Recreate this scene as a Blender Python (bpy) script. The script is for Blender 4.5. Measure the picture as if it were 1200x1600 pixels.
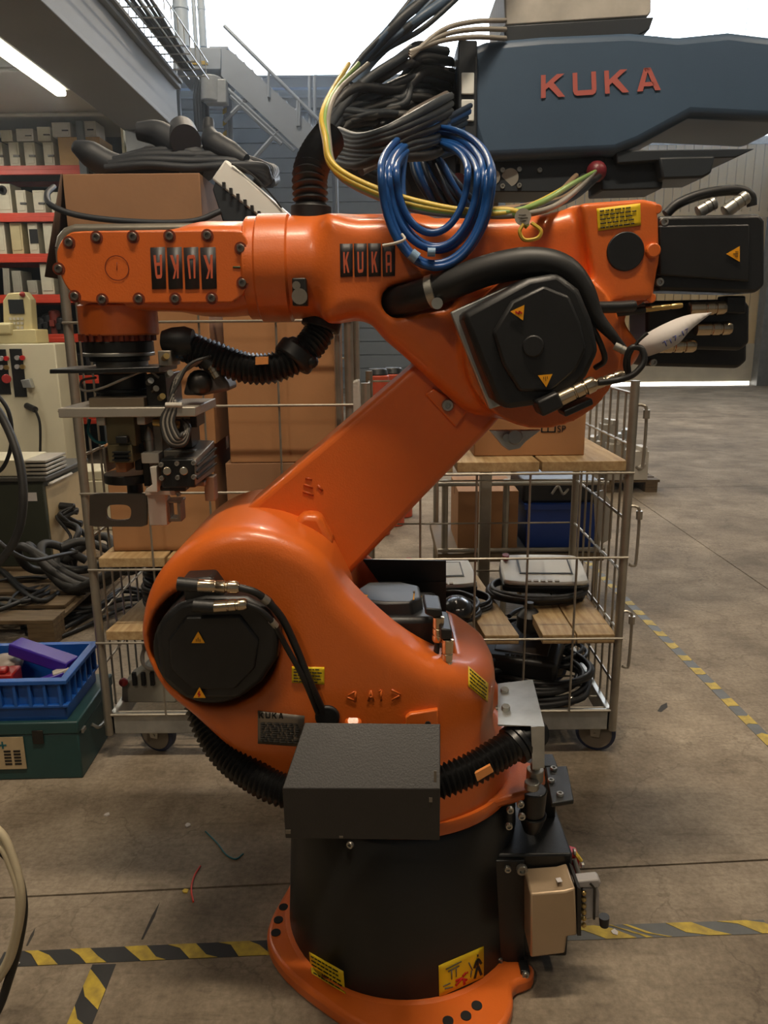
import bpy, bmesh, math, random
import numpy as np
from mathutils import Vector, Matrix
from mathutils.bvhtree import BVHTree

for o in list(bpy.data.objects):
    bpy.data.objects.remove(o)
scene = bpy.context.scene
COL = scene.collection
random.seed(7)

# ------------------------------------------------------------------ camera
CAMZ = 1.635
TH = math.radians(13.6)
RO = math.radians(-0.52)
FOC = 1200.0
C0 = Vector((0, 0, CAMZ))
FW = Vector((0, math.cos(TH), -math.sin(TH)))
_u = Vector((0, math.sin(TH), math.cos(TH)))
_r = Vector((1, 0, 0))
RT = _r * math.cos(RO) + _u * math.sin(RO)
UP = _u * math.cos(RO) - _r * math.sin(RO)
cd = bpy.data.cameras.new('camera')
cd.sensor_fit = 'HORIZONTAL'
cd.sensor_width = 36.0
cd.lens = 36.0 * FOC / 1200.0
cd.clip_start = 0.05
cam = bpy.data.objects.new('camera', cd)
COL.objects.link(cam)
cam.matrix_world = Matrix(((RT.x, UP.x, -FW.x, C0.x), (RT.y, UP.y, -FW.y, C0.y), (RT.z, UP.z, -FW.z, C0.z), (0, 0, 0, 1)))
scene.camera = cam

# ------------------------------------------------------------------ sky, exposure
w = bpy.data.worlds.new('sky')
scene.world = w
w.use_nodes = True
bg = w.node_tree.nodes['Background']
bg.inputs[0].default_value = (0.86, 0.93, 1.0, 1)
bg.inputs[1].default_value = 9.0
scene.view_settings.view_transform = 'Standard'
scene.view_settings.look = 'None'
scene.view_settings.gamma = 1.0
scene.view_settings.use_curve_mapping = False
scene.view_settings.exposure = 0.0
scene.cycles.max_bounces = 6
scene.cycles.diffuse_bounces = 3
scene.cycles.glossy_bounces = 3
scene.cycles.transmission_bounces = 3
scene.cycles.volume_bounces = 0
scene.cycles.caustics_reflective = False
scene.cycles.caustics_refractive = False
LAMP_W = 95.0            # watts per hall lamp
LAMP_COL = (1.0, 0.84, 0.64)
# daylight portal in the far glazing
pl = bpy.data.lights.new('window_portal', 'AREA')
pl.shape = 'RECTANGLE'; pl.size = 18.0; pl.size_y = 4.0
pl.cycles.is_portal = True
po = bpy.data.objects.new('window_portal', pl)
COL.objects.link(po)
po.location = (2.5, 21.3, 8.3)
po.rotation_euler = (math.radians(-90), 0, 0)

# ------------------------------------------------------------------ placing helpers
def ray(px, py):
    return FW + RT * ((px - 600.0) / FOC) - UP * ((py - 800.0) / FOC)
def P(px, py, Y):
    d = ray(px, py)
    return C0 + d * (Y / d.y)
def F(px, py, z=0.0):
    d = ray(px, py)
    return C0 + d * ((z - CAMZ) / d.z)
def PP(pts, Y):
    return [P(x, y, Y) for x, y in pts]
def mpp(px, py, Y):
    """metres per pixel at that place"""
    d = ray(px, py)
    return (Y / d.y) / FOC
def sm(pts, n=6, closed=False):
    pts = [Vector(p) for p in pts]
    N = len(pts); out = []
    rng = range(N) if closed else range(N - 1)
    for i in rng:
        if closed:
            p0, p1, p2, p3 = pts[(i - 1) % N], pts[i], pts[(i + 1) % N], pts[(i + 2) % N]
        else:
            p1, p2 = pts[i], pts[i + 1]
            p0 = pts[i - 1] if i > 0 else p1 * 2 - p2
            p3 = pts[i + 2] if i + 2 < N else p2 * 2 - p1
        for k in range(n):
            t = k / n
            out.append(0.5 * ((2 * p1) + (p2 - p0) * t + (2 * p0 - 5 * p1 + 4 * p2 - p3) * t * t + (3 * p1 - p0 - 3 * p2 + p3) * t ** 3))
    if not closed:
        out.append(pts[-1].copy())
    return out
def sm2(pts, n=5):
    return [(v.x, v.y) for v in sm([(a, b, 0) for a, b in pts], n, True)]

# ------------------------------------------------------------------ materials
MATS = {}
def lin(c):
    return tuple(((v / 255.0) / 12.92 if v / 255.0 <= 0.04045 else ((v / 255.0 + 0.055) / 1.055) ** 2.4) for v in c)
def mat(name, col, rough=0.5, metal=0.0, var=0.12, scale=6.0, bump=0.0, bscale=60.0, coat=0.0, col2=None, emit=0.0, spec=0.5, stretch=None):
    if name in MATS:
        return MATS[name]
    m = bpy.data.materials.new(name)
    m.use_nodes = True
    nt = m.node_tree; N = nt.nodes; L = nt.links
    b = N['Principled BSDF']
    c = lin(col)
    tc = N.new('ShaderNodeTexCoord')
    src = tc.outputs['Object']
    if stretch:
        mp = N.new('ShaderNodeMapping'); mp.inputs['Scale'].default_value = stretch
        L.new(src, mp.inputs['Vector']); src = mp.outputs['Vector']
    nz = N.new('ShaderNodeTexNoise')
    nz.inputs['Scale'].default_value = scale; nz.inputs['Detail'].default_value = 5.0; nz.inputs['Roughness'].default_value = 0.6
    L.new(src, nz.inputs['Vector'])
    rp = N.new('ShaderNodeValToRGB')
    c2 = lin(col2) if col2 else tuple(min(1, v * (1 + var)) for v in c)
    c1 = c if col2 else tuple(v * (1 - var) for v in c)
    rp.color_ramp.elements[0].position = 0.32; rp.color_ramp.elements[1].position = 0.68
    rp.color_ramp.elements[0].color = (*c1, 1); rp.color_ramp.elements[1].color = (*c2, 1)
    L.new(nz.outputs['Fac'], rp.inputs['Fac'])
    L.new(rp.outputs['Color'], b.inputs['Base Color'])
    b.inputs['Roughness'].default_value = rough
    b.inputs['Metallic'].default_value = metal
    b.inputs['Specular IOR Level'].default_value = spec
    if coat:
        b.inputs['Coat Weight'].default_value = coat; b.inputs['Coat Roughness'].default_value = 0.15
    if bump:
        n2 = N.new('ShaderNodeTexNoise'); n2.inputs['Scale'].default_value = bscale; n2.inputs['Detail'].default_value = 3.0
        L.new(src, n2.inputs['Vector'])
        bp = N.new('ShaderNodeBump'); bp.inputs['Strength'].default_value = bump; bp.inputs['Distance'].default_value = 0.004
        L.new(n2.outputs['Fac'], bp.inputs['Height']); L.new(bp.outputs['Normal'], b.inputs['Normal'])
    if emit:
        b.inputs['Emission Color'].default_value = (*c, 1); b.inputs['Emission Strength'].default_value = emit
    if emit: m.cycles.emission_sampling = 'NONE' if 'tube' in name or 'diffuser' in name else 'AUTO'
    MATS[name] = m
    return m

ORANGE = mat('orange_enamel', (214, 104, 36), 0.36, var=0.06, scale=3.0, bump=0.12, bscale=220, coat=0.25)
ORANGE_D = mat('orange_enamel_groove', (120, 44, 10), 0.5)
BLACKP = mat('black_motor_plastic', (27, 27, 27), 0.42, var=0.25, scale=9, bump=0.08, bscale=300)
BLACKM = mat('black_sheet_metal', (21, 22, 22), 0.38, var=0.25, scale=5, bump=0.1, bscale=250)
GUARD = mat('charcoal_guard_paint', (36, 33, 31), 0.5, var=0.2, scale=8, bump=0.15, bscale=260)
SLATE_VEIL = mat('veil_tinted_cover_plastic', (62, 83, 106), 0.45, var=0.06, scale=3, bump=0.06, bscale=200)  # black plastic lifted to blue-grey, the window glow is in the colour
SLATE_D = mat('dark_slate_plastic', (34, 40, 46), 0.5, var=0.1)
RUBBER = mat('black_rubber', (24, 24, 24), 0.5, var=0.2, scale=20)
RUBBER_G = mat('grey_black_cable_jacket', (46, 45, 43), 0.5, var=0.2, scale=15)
HOSE = mat('black_corrugated_plastic', (20, 20, 20), 0.36, var=0.1)
STEEL = mat('zinc_plated_steel', (170, 168, 160), 0.38, 0.85, var=0.15, scale=12)
GALV = mat('galvanised_sheet', (178, 180, 178), 0.42, 0.75, var=0.2, scale=10)
TUBE = mat('zinc_tube_steel', (156, 150, 138), 0.4, 0.7, var=0.15, scale=9)
CHROME = mat('nickel_connector', (196, 178, 152), 0.2, 0.95, var=0.06)
DKSTEEL = mat('dark_tool_steel', (58, 56, 53), 0.4, 0.7, var=0.25, scale=16)
GREYSTEEL = mat('grey_tool_steel', (140, 132, 120), 0.45, 0.6, var=0.2, scale=14)
ALU = mat('matt_aluminium', (176, 170, 158), 0.45, 0.55, var=0.12)
WHITEP = mat('off_white_plastic', (196, 190, 178), 0.5, var=0.06)
BEIGEPL = mat('beige_machined_plate', (150, 132, 110), 0.5, 0.2, var=0.12)
OLIVE = mat('olive_anodised_block', (104, 94, 66), 0.45, 0.4, var=0.15)
CARD = mat('brown_cardboard', (168, 122, 80), 0.8, var=0.08, scale=4, bump=0.1, bscale=60)
CARD2 = mat('dull_brown_cardboard', (150, 112, 80), 0.8, var=0.08, scale=4, bump=0.1, bscale=60)
CARD_D = mat('cardboard_edge_shadow_liner', (112, 82, 54), 0.85)
WOOD = mat('pale_pine_plank', (192, 166, 122), 0.7, scale=5, col2=(158, 126, 82), bump=0.1, bscale=30, stretch=(10, 1.2, 10))
WOOD_D = mat('weathered_pallet_wood', (120, 100, 72), 0.75, scale=5, col2=(86, 70, 48), bump=0.2, bscale=30, stretch=(1.5, 10, 10))
YELLOW = mat('yellow_label', (236, 200, 32), 0.45, var=0.03)
YTRI = mat('amber_warning_triangle', (240, 164, 24), 0.45, var=0.02)
INK = mat('black_print', (20, 19, 18), 0.6, var=0.0)
INKG = mat('grey_print', (90, 88, 84), 0.6, var=0.0)
REDINK = mat('red_print', (196, 32, 24), 0.6, var=0.0)
LOGO_O = mat('orange_lettering', (206, 96, 62), 0.5, var=0.02)
LOGO_K = mat('logo_panel_black', (38, 34, 36), 0.5, var=0.05)
BLUEC = mat('blue_pneumatic_hose', (22, 72, 134), 0.34, var=0.06)
GREENW = mat('green_yellow_earth_wire', (128, 160, 84), 0.4, var=0.1)
YELW = mat('yellow_wire', (206, 176, 66), 0.4, var=0.08)
GREYW = mat('grey_wire', (138, 132, 122), 0.45, var=0.08)
TEALW = mat('teal_wire', (20, 92, 100), 0.4)
REDW = mat('red_wire', (206, 64, 40), 0.4)
CREAMH = mat('cream_cable_jacket', (206, 194, 164), 0.4, var=0.06)
PAPER = mat('white_paper_tag', (206, 200, 196), 0.7, var=0.03)
WHITEM = mat('cream_white_cabinet_paint', (206, 198, 170), 0.5, var=0.05, scale=3)
UNITW = mat('pale_grey_unit_casing', (196, 190, 168), 0.5, var=0.08)
UNITG = mat('dull_grey_unit_casing', (150, 146, 132), 0.55, var=0.1)
REDBEAM = mat('red_rack_beam_paint', (196, 60, 34), 0.45, var=0.08)
DARK = mat('dark_recess', (22, 22, 22), 0.8)
GREENCASE = mat('dark_green_steel', (32, 66, 66), 0.45, var=0.12, scale=5, coat=0.1)
GREENCAB = mat('grey_green_cabinet_paint', (52, 56, 44), 0.55, var=0.12)
BLUECRATE = mat('blue_crate_plastic', (26, 84, 164), 0.42, var=0.1, scale=6)
BLUEBIN = mat('deep_blue_bin_plastic', (20, 62, 148), 0.42, var=0.08)
PURPLE = mat('violet_plastic_case', (62, 40, 148), 0.35, var=0.06)
REDP = mat('dark_red_plastic', (150, 34, 30), 0.4, var=0.15)
SCREEN = mat('screen_painted_reflection', (244, 246, 244), 0.12, var=0.02)  # near white paints a bright reflection onto the pendant screens
SCREEND = mat('dark_grey_screen', (48, 50, 50), 0.15, var=0.05)
PEND = mat('pale_grey_pendant_plastic', (232, 233, 228), 0.4, var=0.05)
PENDC = mat('cream_pendant_plastic', (204, 190, 140), 0.45, var=0.05)
BEIGEBOX = mat('beige_connector_box_metal', (168, 146, 118), 0.4, 0.35, var=0.05)
GREYPL = mat('light_grey_connector_plastic', (150, 146, 144), 0.45, var=0.05)
RIMBLUE = mat('blue_wheel_tread', (40, 50, 78), 0.5, var=0.1)
WHEEL = mat('grey_wheel_disc', (118, 110, 98), 0.5, var=0.12)
REDSW = mat('red_switch', (190, 30, 30), 0.4)
BRASS = mat('brass_terminal', (196, 166, 104), 0.3, 0.8)
BEAMP = mat('grey_crane_beam_paint', (116, 118, 120), 0.6, var=0.06, scale=1.5)
STAIRP = mat('veil_lightened_stair_paint', (150, 162, 178), 0.5, var=0.06, scale=2)  # lightened so the bluish window veil is in the paint colour
PIPEP = mat('pale_blue_duct_paint', (176, 190, 204), 0.4, var=0.05)

# floor concrete
def floor_mat():
    m = bpy.data.materials.new('worn_concrete'); m.use_nodes = True
    nt = m.node_tree; N = nt.nodes; L = nt.links; b = N['Principled BSDF']
    geo = N.new('ShaderNodeNewGeometry')
    def noise(scale, det, rough=0.6, vec=None):
        n = N.new('ShaderNodeTexNoise'); n.inputs['Scale'].default_value = scale
        n.inputs['Detail'].default_value = det; n.inputs['Roughness'].default_value = rough
        L.new(vec or geo.outputs['Position'], n.inputs['Vector']); return n
    def ramp(n, p0, p1, a, c):
        r = N.new('ShaderNodeValToRGB')
        r.color_ramp.elements[0].position = p0; r.color_ramp.elements[1].position = p1
        r.color_ramp.elements[0].color = (*a, 1); r.color_ramp.elements[1].color = (*c, 1)
        L.new(n.outputs['Fac'], r.inputs['Fac']); return r
    def mult(a, c, f=1.0, mode='MULTIPLY'):
        x = N.new('ShaderNodeMixRGB'); x.blend_type = mode; x.inputs[0].default_value = f
        L.new(a, x.inputs[1]); L.new(c, x.inputs[2]); return x.outputs[0]
    base = ramp(noise(1.1, 6), 0.3, 0.72, lin((112, 100, 84)), lin((172, 158, 138)))
    blot = ramp(noise(3.2, 7, 0.7), 0.34, 0.60, (0.56, 0.53, 0.50), (1.05, 1.05, 1.05))
    fine = ramp(noise(55, 4, 0.7), 0.3, 0.7, (0.66, 0.65, 0.63), (1.2, 1.2, 1.2))
    mp = N.new('ShaderNodeMapping'); mp.inputs['Rotation'].default_value = (0, 0, 0.5); mp.inputs['Scale'].default_value = (3, 26, 3)
    L.new(geo.outputs['Position'], mp.inputs['Vector'])
    scr = ramp(noise(1.3, 8, 0.75, mp.outputs['Vector']), 0.54, 0.68, (1, 1, 1), (0.66, 0.64, 0.62))
    col = mult(base.outputs[0], blot.outputs[0], 0.8)
    col = mult(col, fine.outputs[0], 0.8)
    col = mult(col, scr.outputs[0], 0.8)
    # hairline cracks
    vo = N.new('ShaderNodeTexVoronoi'); vo.feature = 'DISTANCE_TO_EDGE'; vo.inputs['Scale'].default_value = 2.6
    wv = N.new('ShaderNodeMixRGB'); wv.inputs[0].default_value = 0.25
    nn = noise(4.0, 5); L.new(geo.outputs['Position'], wv.inputs[1]); L.new(nn.outputs['Color'], wv.inputs[2]); L.new(wv.outputs[0], vo.inputs['Vector'])
    cr = N.new('ShaderNodeValToRGB'); cr.color_ramp.elements[0].position = 0.0; cr.color_ramp.elements[1].position = 0.012
    cr.color_ramp.elements[0].color = (0.5, 0.48, 0.46, 1); cr.color_ramp.elements[1].color = (1, 1, 1, 1)
    L.new(vo.outputs['Distance'], cr.inputs['Fac'])
    col = mult(col, cr.outputs[0], 0.5)
    L.new(col, b.inputs['Base Color'])
    b.inputs['Roughness'].default_value = 0.78
    b.inputs['Specular IOR Level'].default_value = 0.3
    bp = N.new('ShaderNodeBump'); bp.inputs['Strength'].default_value = 0.25; bp.inputs['Distance'].default_value = 0.003
    L.new(noise(70, 4).outputs['Fac'], bp.inputs['Height']); L.new(bp.outputs['Normal'], b.inputs['Normal'])
    return m
CONC = floor_mat()
JOINT = mat('dirty_floor_joint', (46, 40, 33), 0.9)

# ------------------------------------------------------------------ mesh builder
def newobj(name, me, parent=None, loc=None):
    o = bpy.data.objects.new(name, me)
    COL.objects.link(o)
    if parent is not None:
        o.parent = parent
    if loc is not None:
        o.location = loc
    return o
ROOT = {}
def tag(o, label, cat, group=None):
    o['label'] = label; o['category'] = cat
    if group: o['group'] = group
    return o
def thing(name, label, cat, loc=(0, 0, 0), group=None):
    o = newobj(name, None, None, loc)
    o.empty_display_size = 0.1
    tag(o, label, cat, group)
    ROOT[o.name] = Vector(loc)
    return o
def base_of(parent):
    while parent is not None and parent.parent is not None:
        parent = parent.parent
    return ROOT.get(parent.name, Vector((0, 0, 0))) if parent is not None else Vector((0, 0, 0))

class B:
    def __init__(s):
        s.v = []; s.f = []
    def add(s, vs, fs):
        n = len(s.v)
        s.v += [Vector(v) for v in vs]
        s.f += [tuple(i + n for i in f) for f in fs]
        return s
    def hexa(s, p):
        return s.add(p, [(0, 3, 2, 1), (4, 5, 6, 7), (0, 1, 5, 4), (1, 2, 6, 5), (2, 3, 7, 6), (3, 0, 4, 7)])
    def box(s, c, d, R=None):
        c = Vector(c); x, y, z = d[0] / 2, d[1] / 2, d[2] / 2
        p = [Vector(q) for q in ((-x, -y, -z), (x, -y, -z), (x, y, -z), (-x, y, -z), (-x, -y, z), (x, -y, z), (x, y, z), (-x, y, z))]
        if R is not None: p = [R @ q for q in p]
        return s.hexa([c + q for q in p])
    def bb(s, lo, hi):
        lo = Vector(lo); hi = Vector(hi)
        return s.box((lo + hi) / 2, hi - lo)
    def pbox(s, x0, y0, x1, y1, Yn, Yf):
        a = P(x0, y0, Yn); b = P(x1, y1, Yn)
        return s.bb((min(a.x, b.x), Yn, min(a.z, b.z)), (max(a.x, b.x), Yf, max(a.z, b.z)))
    def cyl(s, p0, p1, r0, r1=None, n=16):
        p0 = Vector(p0); p1 = Vector(p1); r1 = r0 if r1 is None else r1
        ax = (p1 - p0).normalized()
        u = ax.orthogonal().normalized(); v = ax.cross(u)
        vs = []
        for p, r in ((p0, r0), (p1, r1)):
            for k in range(n):
                a = 2 * math.pi * k / n
                vs.append(p + u * (r * math.cos(a)) + v * (r * math.sin(a)))
        fs = [(k, (k + 1) % n, n + (k + 1) % n, n + k) for k in range(n)]
        fs += [tuple(range(n - 1, -1, -1)), tuple(range(n, 2 * n))]
        return s.add(vs, fs)
    def vcyl(s, x0, x1, y0, y1, Yc, n=28, rscale=1.0):
        """upright cylinder seen at those pixels"""
        a = P((x0 + x1) / 2, y0, Yc); b = P((x0 + x1) / 2, y1, Yc)
        r = abs(x1 - x0) / 2 * mpp((x0 + x1) / 2, (y0 + y1) / 2, Yc) * rscale
        return s.cyl((a.x, Yc, a.z), (a.x, Yc, b.z), r, r, n)
    def tube(s, pts, r, n=8, closed=False):
        pts = [Vector(p) for p in pts]; N = len(pts)
        rr = r if isinstance(r, (list, tuple)) else [r] * N
        tg = []
        for i in range(N):
            if closed: t = pts[(i + 1) % N] - pts[i - 1]
            else: t = pts[min(i + 1, N - 1)] - pts[max(i - 1, 0)]
            tg.append(t.normalized() if t.length > 1e-9 else Vector((0, 0, 1)))
        u = tg[0].orthogonal().normalized()
        vs = []
        for i in range(N):
            u = (u - tg[i] * u.dot(tg[i]))
            u = u.normalized() if u.length > 1e-6 else tg[i].orthogonal().normalized()
            v = tg[i].cross(u)
            for k in range(n):
                a = 2 * math.pi * k / n
                vs.append(pts[i] + (u * math.cos(a) + v * math.sin(a)) * rr[i])
        fs = []
        for i in range(N if closed else N - 1):
            j = (i + 1) % N
            for k in range(n):
                fs.append((i * n + k, i * n + (k + 1) % n, j * n + (k + 1) % n, j * n + k))
        if not closed:
            fs.append(tuple(range(n - 1, -1, -1))); fs.append(tuple((N - 1) * n + k for k in range(n)))
        return s.add(vs, fs)
    def prism(s, pts, vec):
        n = len(pts); vec = Vector(vec)
        vs = [Vector(p) for p in pts] + [Vector(p) + vec for p in pts]
        fs = [tuple(range(n)), tuple(range(2 * n - 1, n - 1, -1))]
        fs += [(k, n + k, n + (k + 1) % n, (k + 1) % n) for k in range(n)]
        return s.add(vs, fs)
    def pprism(s, pxs, Yn, Yf):
        return s.prism(PP(pxs, Yn), (0, Yf - Yn, 0))
    def lathe(s, prof, o, ax=(0, 0, 1), n=32):
        o = Vector(o); ax = Vector(ax).normalized()
        u = ax.orthogonal().normalized(); v = ax.cross(u)
        vs = []
        for r, h in prof:
            for k in range(n):
                a = 2 * math.pi * k / n
                vs.append(o + ax * h + (u * math.cos(a) + v * math.sin(a)) * max(r, 1e-4))
        fs = []
        for i in range(len(prof) - 1):
            for k in range(n):
                fs.append((i * n + k, i * n + (k + 1) % n, (i + 1) * n + (k + 1) % n, (i + 1) * n + k))
        fs.append(tuple(range(n - 1, -1, -1))); fs.append(tuple((len(prof) - 1) * n + k for k in range(n)))
        return s.add(vs, fs)
    def ball(s, c, r, n=12, m=8):
        c = Vector(c); r = r if isinstance(r, (tuple, list)) else (r, r, r)
        vs = []
        for i in range(m + 1):
            t = math.pi * i / m
            for k in range(n):
                a = 2 * math.pi * k / n
                q = max(math.sin(t), 1e-3)
                vs.append(c + Vector((r[0] * q * math.cos(a), r[1] * q * math.sin(a), r[2] * math.cos(t))))
        fs = [(i * n + k, (i + 1) * n + k, (i + 1) * n + (k + 1) % n, i * n + (k + 1) % n) for i in range(m) for k in range(n)]
        return s.add(vs, fs)
    def rot(s, R, c):
        c = Vector(c); s.v = [c + R @ (v - c) for v in s.v]; return s
    def mesh(s, name, m, off=None, ang=38):
        me = bpy.data.meshes.new(name)
        vs = [tuple(v - off) if off is not None else tuple(v) for v in s.v]
        me.from_pydata(vs, [], s.f)
        bm = bmesh.new(); bm.from_mesh(me)
        bmesh.ops.recalc_face_normals(bm, faces=bm.faces[:])
        bm.to_mesh(me); bm.free()
        if ang:
            me.shade_smooth(); me.set_sharp_from_angle(angle=math.radians(ang))
        if m: me.materials.append(m)
        return me
    def obj(s, name, m, parent=None, bevel=0.0, seg=2, ang=38):
        off = base_of(parent) if parent is not None else None
        if parent is None:
            xs = [v.x for v in s.v]; ys = [v.y for v in s.v]; zs = [v.z for v in s.v]
            off = Vector(((min(xs) + max(xs)) / 2, (min(ys) + max(ys)) / 2, min(zs)))
        me = s.mesh(name, m, off, ang)
        o = newobj(name, me, parent, None if parent is not None else off)
        if parent is None:
            ROOT[o.name] = off
        if bevel:
            md = o.modifiers.new('bevel', 'BEVEL'); md.width = bevel; md.segments = seg; md.limit_method = 'ANGLE'; md.angle_limit = math.radians(35)
            md.harden_normals = False
        return o
def inst(name, me, parent, loc, R=None):
    o = newobj(name, me, parent, Vector(loc) - base_of(parent))
    if R is not None:
        o.rotation_euler = R.to_euler()
    return o
def struct(o):
    o['kind'] = 'structure'; return o
def track(n):
    """rotation taking +Z to n"""
    return Vector((0, 0, 1)).rotation_difference(Vector(n)).to_matrix()

# corrugated hose
def hose(b, pts, r, pitch=0.012, depth=0.18, n=14):
    pts = sm(pts, 14)
    pts = [p for i, p in enumerate(pts) if i == 0 or (p - pts[i - 1]).length > 1e-5]
    L = [0.0]
    for i in range(1, len(pts)): L.append(L[-1] + (pts[i] - pts[i - 1]).length)
    tot = L[-1]; k = max(4, int(tot / (pitch / 4)))
    out = []; rr = []; j = 0
    for i in range(k + 1):
        t = tot * i / k
        while j < len(L) - 2 and L[j + 1] < t: j += 1
        q = (t - L[j]) / max(1e-9, L[j + 1] - L[j])
        out.append(pts[j].lerp(pts[j + 1], min(1, q)))
        rr.append(r * (1 - depth * (0, 0.5, 1, 0.5)[i % 4]))
    return b.tube(out, rr, n)

# ------------------------------------------------------------------ implicit castings (surface nets)
def poly_sdf(px, pz, poly):
    d = np.full(px.shape, 1e9); s = np.ones(px.shape)
    n = len(poly)
    for i in range(n):
        ax, az = poly[i]; bx, bz = poly[i - 1]
        ex, ez = bx - ax, bz - az
        wx, wz = px - ax, pz - az
        t = np.clip((wx * ex + wz * ez) / (ex * ex + ez * ez + 1e-12), 0, 1)
        d = np.minimum(d, (wx - ex * t) ** 2 + (wz - ez * t) ** 2)
        c1 = pz >= az; c2 = pz < bz; c3 = ex * wz > ez * wx
        fl = (c1 & c2 & c3) | (~c1 & ~c2 & ~c3)
        s = np.where(fl, -s, s)
    return s * np.sqrt(d)
def smin(a, b, k):
    h = np.clip(0.5 + 0.5 * (b - a) / k, 0, 1)
    return b * (1 - h) + a * h - k * h * (1 - h)
def smax(a, b, k):
    return -smin(-a, -b, k)
def ext(d2, y, y0, y1, r):
    q1 = d2 + r; q2 = np.abs(y - (y0 + y1) / 2) - (y1 - y0) / 2 + r
    return np.minimum(np.maximum(q1, q2), 0) + np.sqrt(np.maximum(q1, 0) ** 2 + np.maximum(q2, 0) ** 2) - r
def capsule(X, Y, Z, a, b, r):
    a = np.array(a); b = np.array(b); e = b - a
    t = np.clip(((X - a[0]) * e[0] + (Y - a[1]) * e[1] + (Z - a[2]) * e[2]) / (e @ e), 0, 1)
    return np.sqrt((X - a[0] - e[0] * t) ** 2 + (Y - a[1] - e[1] * t) ** 2 + (Z - a[2] - e[2] * t) ** 2) - r
def surfnet(fn, lo, hi, h):
    ax = [np.arange(lo[i], hi[i] + h, h) for i in range(3)]
    X, Y, Z = np.meshgrid(*ax, indexing='ij')
    D = fn(X, Y, Z)
    D = np.where(np.abs(D) < 1e-7, 1e-7, D)
    nx, ny, nz = D.shape
    S = D < 0
    acc = np.zeros((nx - 1, ny - 1, nz - 1, 3)); cnt = np.zeros((nx - 1, ny - 1, nz - 1))
    cor = [(0, 0, 0), (1, 0, 0), (0, 1, 0), (1, 1, 0), (0, 0, 1), (1, 0, 1), (0, 1, 1), (1, 1, 1)]
    def sl(c, A): return A[c[0]:nx - 1 + c[0], c[1]:ny - 1 + c[1], c[2]:nz - 1 + c[2]]
    for i in range(8):
        for a in range(3):
            if cor[i][a] == 0:
                c2 = list(cor[i]); c2[a] = 1; c2 = tuple(c2)
                da = sl(cor[i], D); db = sl(c2, D)
                m = (da < 0) != (db < 0)
                t = np.where(m, da / np.where(m, da - db, 1), 0)
                for k in range(3):
                    acc[..., k] += np.where(m, cor[i][k] + (t if k == a else 0), 0)
                cnt += m
    idx = -np.ones(cnt.shape, dtype=np.int64)
    sel = np.argwhere(cnt > 0)
    idx[sel[:, 0], sel[:, 1], sel[:, 2]] = np.arange(len(sel))
    pos = acc[sel[:, 0], sel[:, 1], sel[:, 2]] / cnt[sel[:, 0], sel[:, 1], sel[:, 2]][:, None]
    V = np.array(lo) + (sel + pos) * h
    faces = []
    for a in range(3):
        b, c = (a + 1) % 3, (a + 2) % 3
        A0 = [slice(None)] * 3; A1 = [slice(None)] * 3
        A0[a] = slice(0, -1); A1[a] = slice(1, None)
        e = np.argwhere(S[tuple(A0)] != S[tuple(A1)])
        e = e[(e[:, b] > 0) & (e[:, c] > 0) & (e[:, b] < D.shape[b] - 1) & (e[:, c] < D.shape[c] - 1)]
        def g(db, dc):
            q = e.copy(); q[:, b] -= db; q[:, c] -= dc
            return idx[q[:, 0], q[:, 1], q[:, 2]]
        quad = np.stack([g(1, 1), g(0, 1), g(0, 0), g(1, 0)], 1)
        st = S[e[:, 0], e[:, 1], e[:, 2]]
        quad[~st] = quad[~st][:, ::-1]
        faces.append(quad)
    return V, np.concatenate(faces)
BV = {}
def sdf_obj(name, fn, lo, hi, h, m, parent, key=None):
    V, Fc = surfnet(fn, lo, hi, h)
    off = np.array(base_of(parent))
    me = bpy.data.meshes.new(name)
    me.from_pydata((V - off).tolist(), [], Fc.tolist())
    me.shade_smooth()
    me.materials.append(m)
    if key:
        BV[key] = BVHTree.FromPolygons(V.tolist(), Fc.tolist())
    return newobj(name, me, parent)
def bvadd(key, *objs):
    """ray target made of finished objects (world space, no modifiers)"""
    V = []; Fc = []
    for o in objs:
        off = base_of(o.parent) if o.parent else Vector(o.location)
        n = len(V)
        V += [tuple(v.co + off) for v in o.data.vertices]
        Fc += [tuple(i + n for i in p.vertices) for p in o.data.polygons]
    BV[key] = BVHTree.FromPolygons(V, Fc)
def S(px, py, key, fb=1.7):
    """point and normal of a built surface under that pixel"""
    d = ray(px, py).normalized()
    h = BV[key].ray_cast(C0, d)
    if h[0] is None:
        return P(px, py, fb), Vector((0, -1, 0))
    n = h[1]
    if n.dot(d) > 0: n = -n
    return h[0], n
def decal(name, quad, key, m, parent, off=0.0015, nu=6, nv=6, label=None, fb=1.7):
    """a thin sticker laid on a surface; quad = 4 px corners (tl, tr, br, bl)"""
    vs = []; 
    tl, tr, br, bl = [Vector((a, b_, 0)) for a, b_ in quad]
    for j in range(nv + 1):
        for i in range(nu + 1):
            q = tl.lerp(tr, i / nu).lerp(bl.lerp(br, i / nu), j / nv)
            p, n = S(q.x, q.y, key, fb)
            vs.append(p + n * off)
    fs = [(j * (nu + 1) + i, j * (nu + 1) + i + 1, (j + 1) * (nu + 1) + i + 1, (j + 1) * (nu + 1) + i) for j in range(nv) for i in range(nu)]
    b = B(); b.add(vs, fs)
    o = b.obj(name, m, parent)
    md = o.modifiers.new('thickness', 'SOLIDIFY'); md.thickness = 0.0012; md.offset = 0
    if label: o['label'] = label
    return o
def quadmap(quad):
    tl, tr, br, bl = [Vector((a, b_, 0)) for a, b_ in quad]
    return lambda u, v: tl.lerp(tr, u).lerp(bl.lerp(br, u), v)
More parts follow.
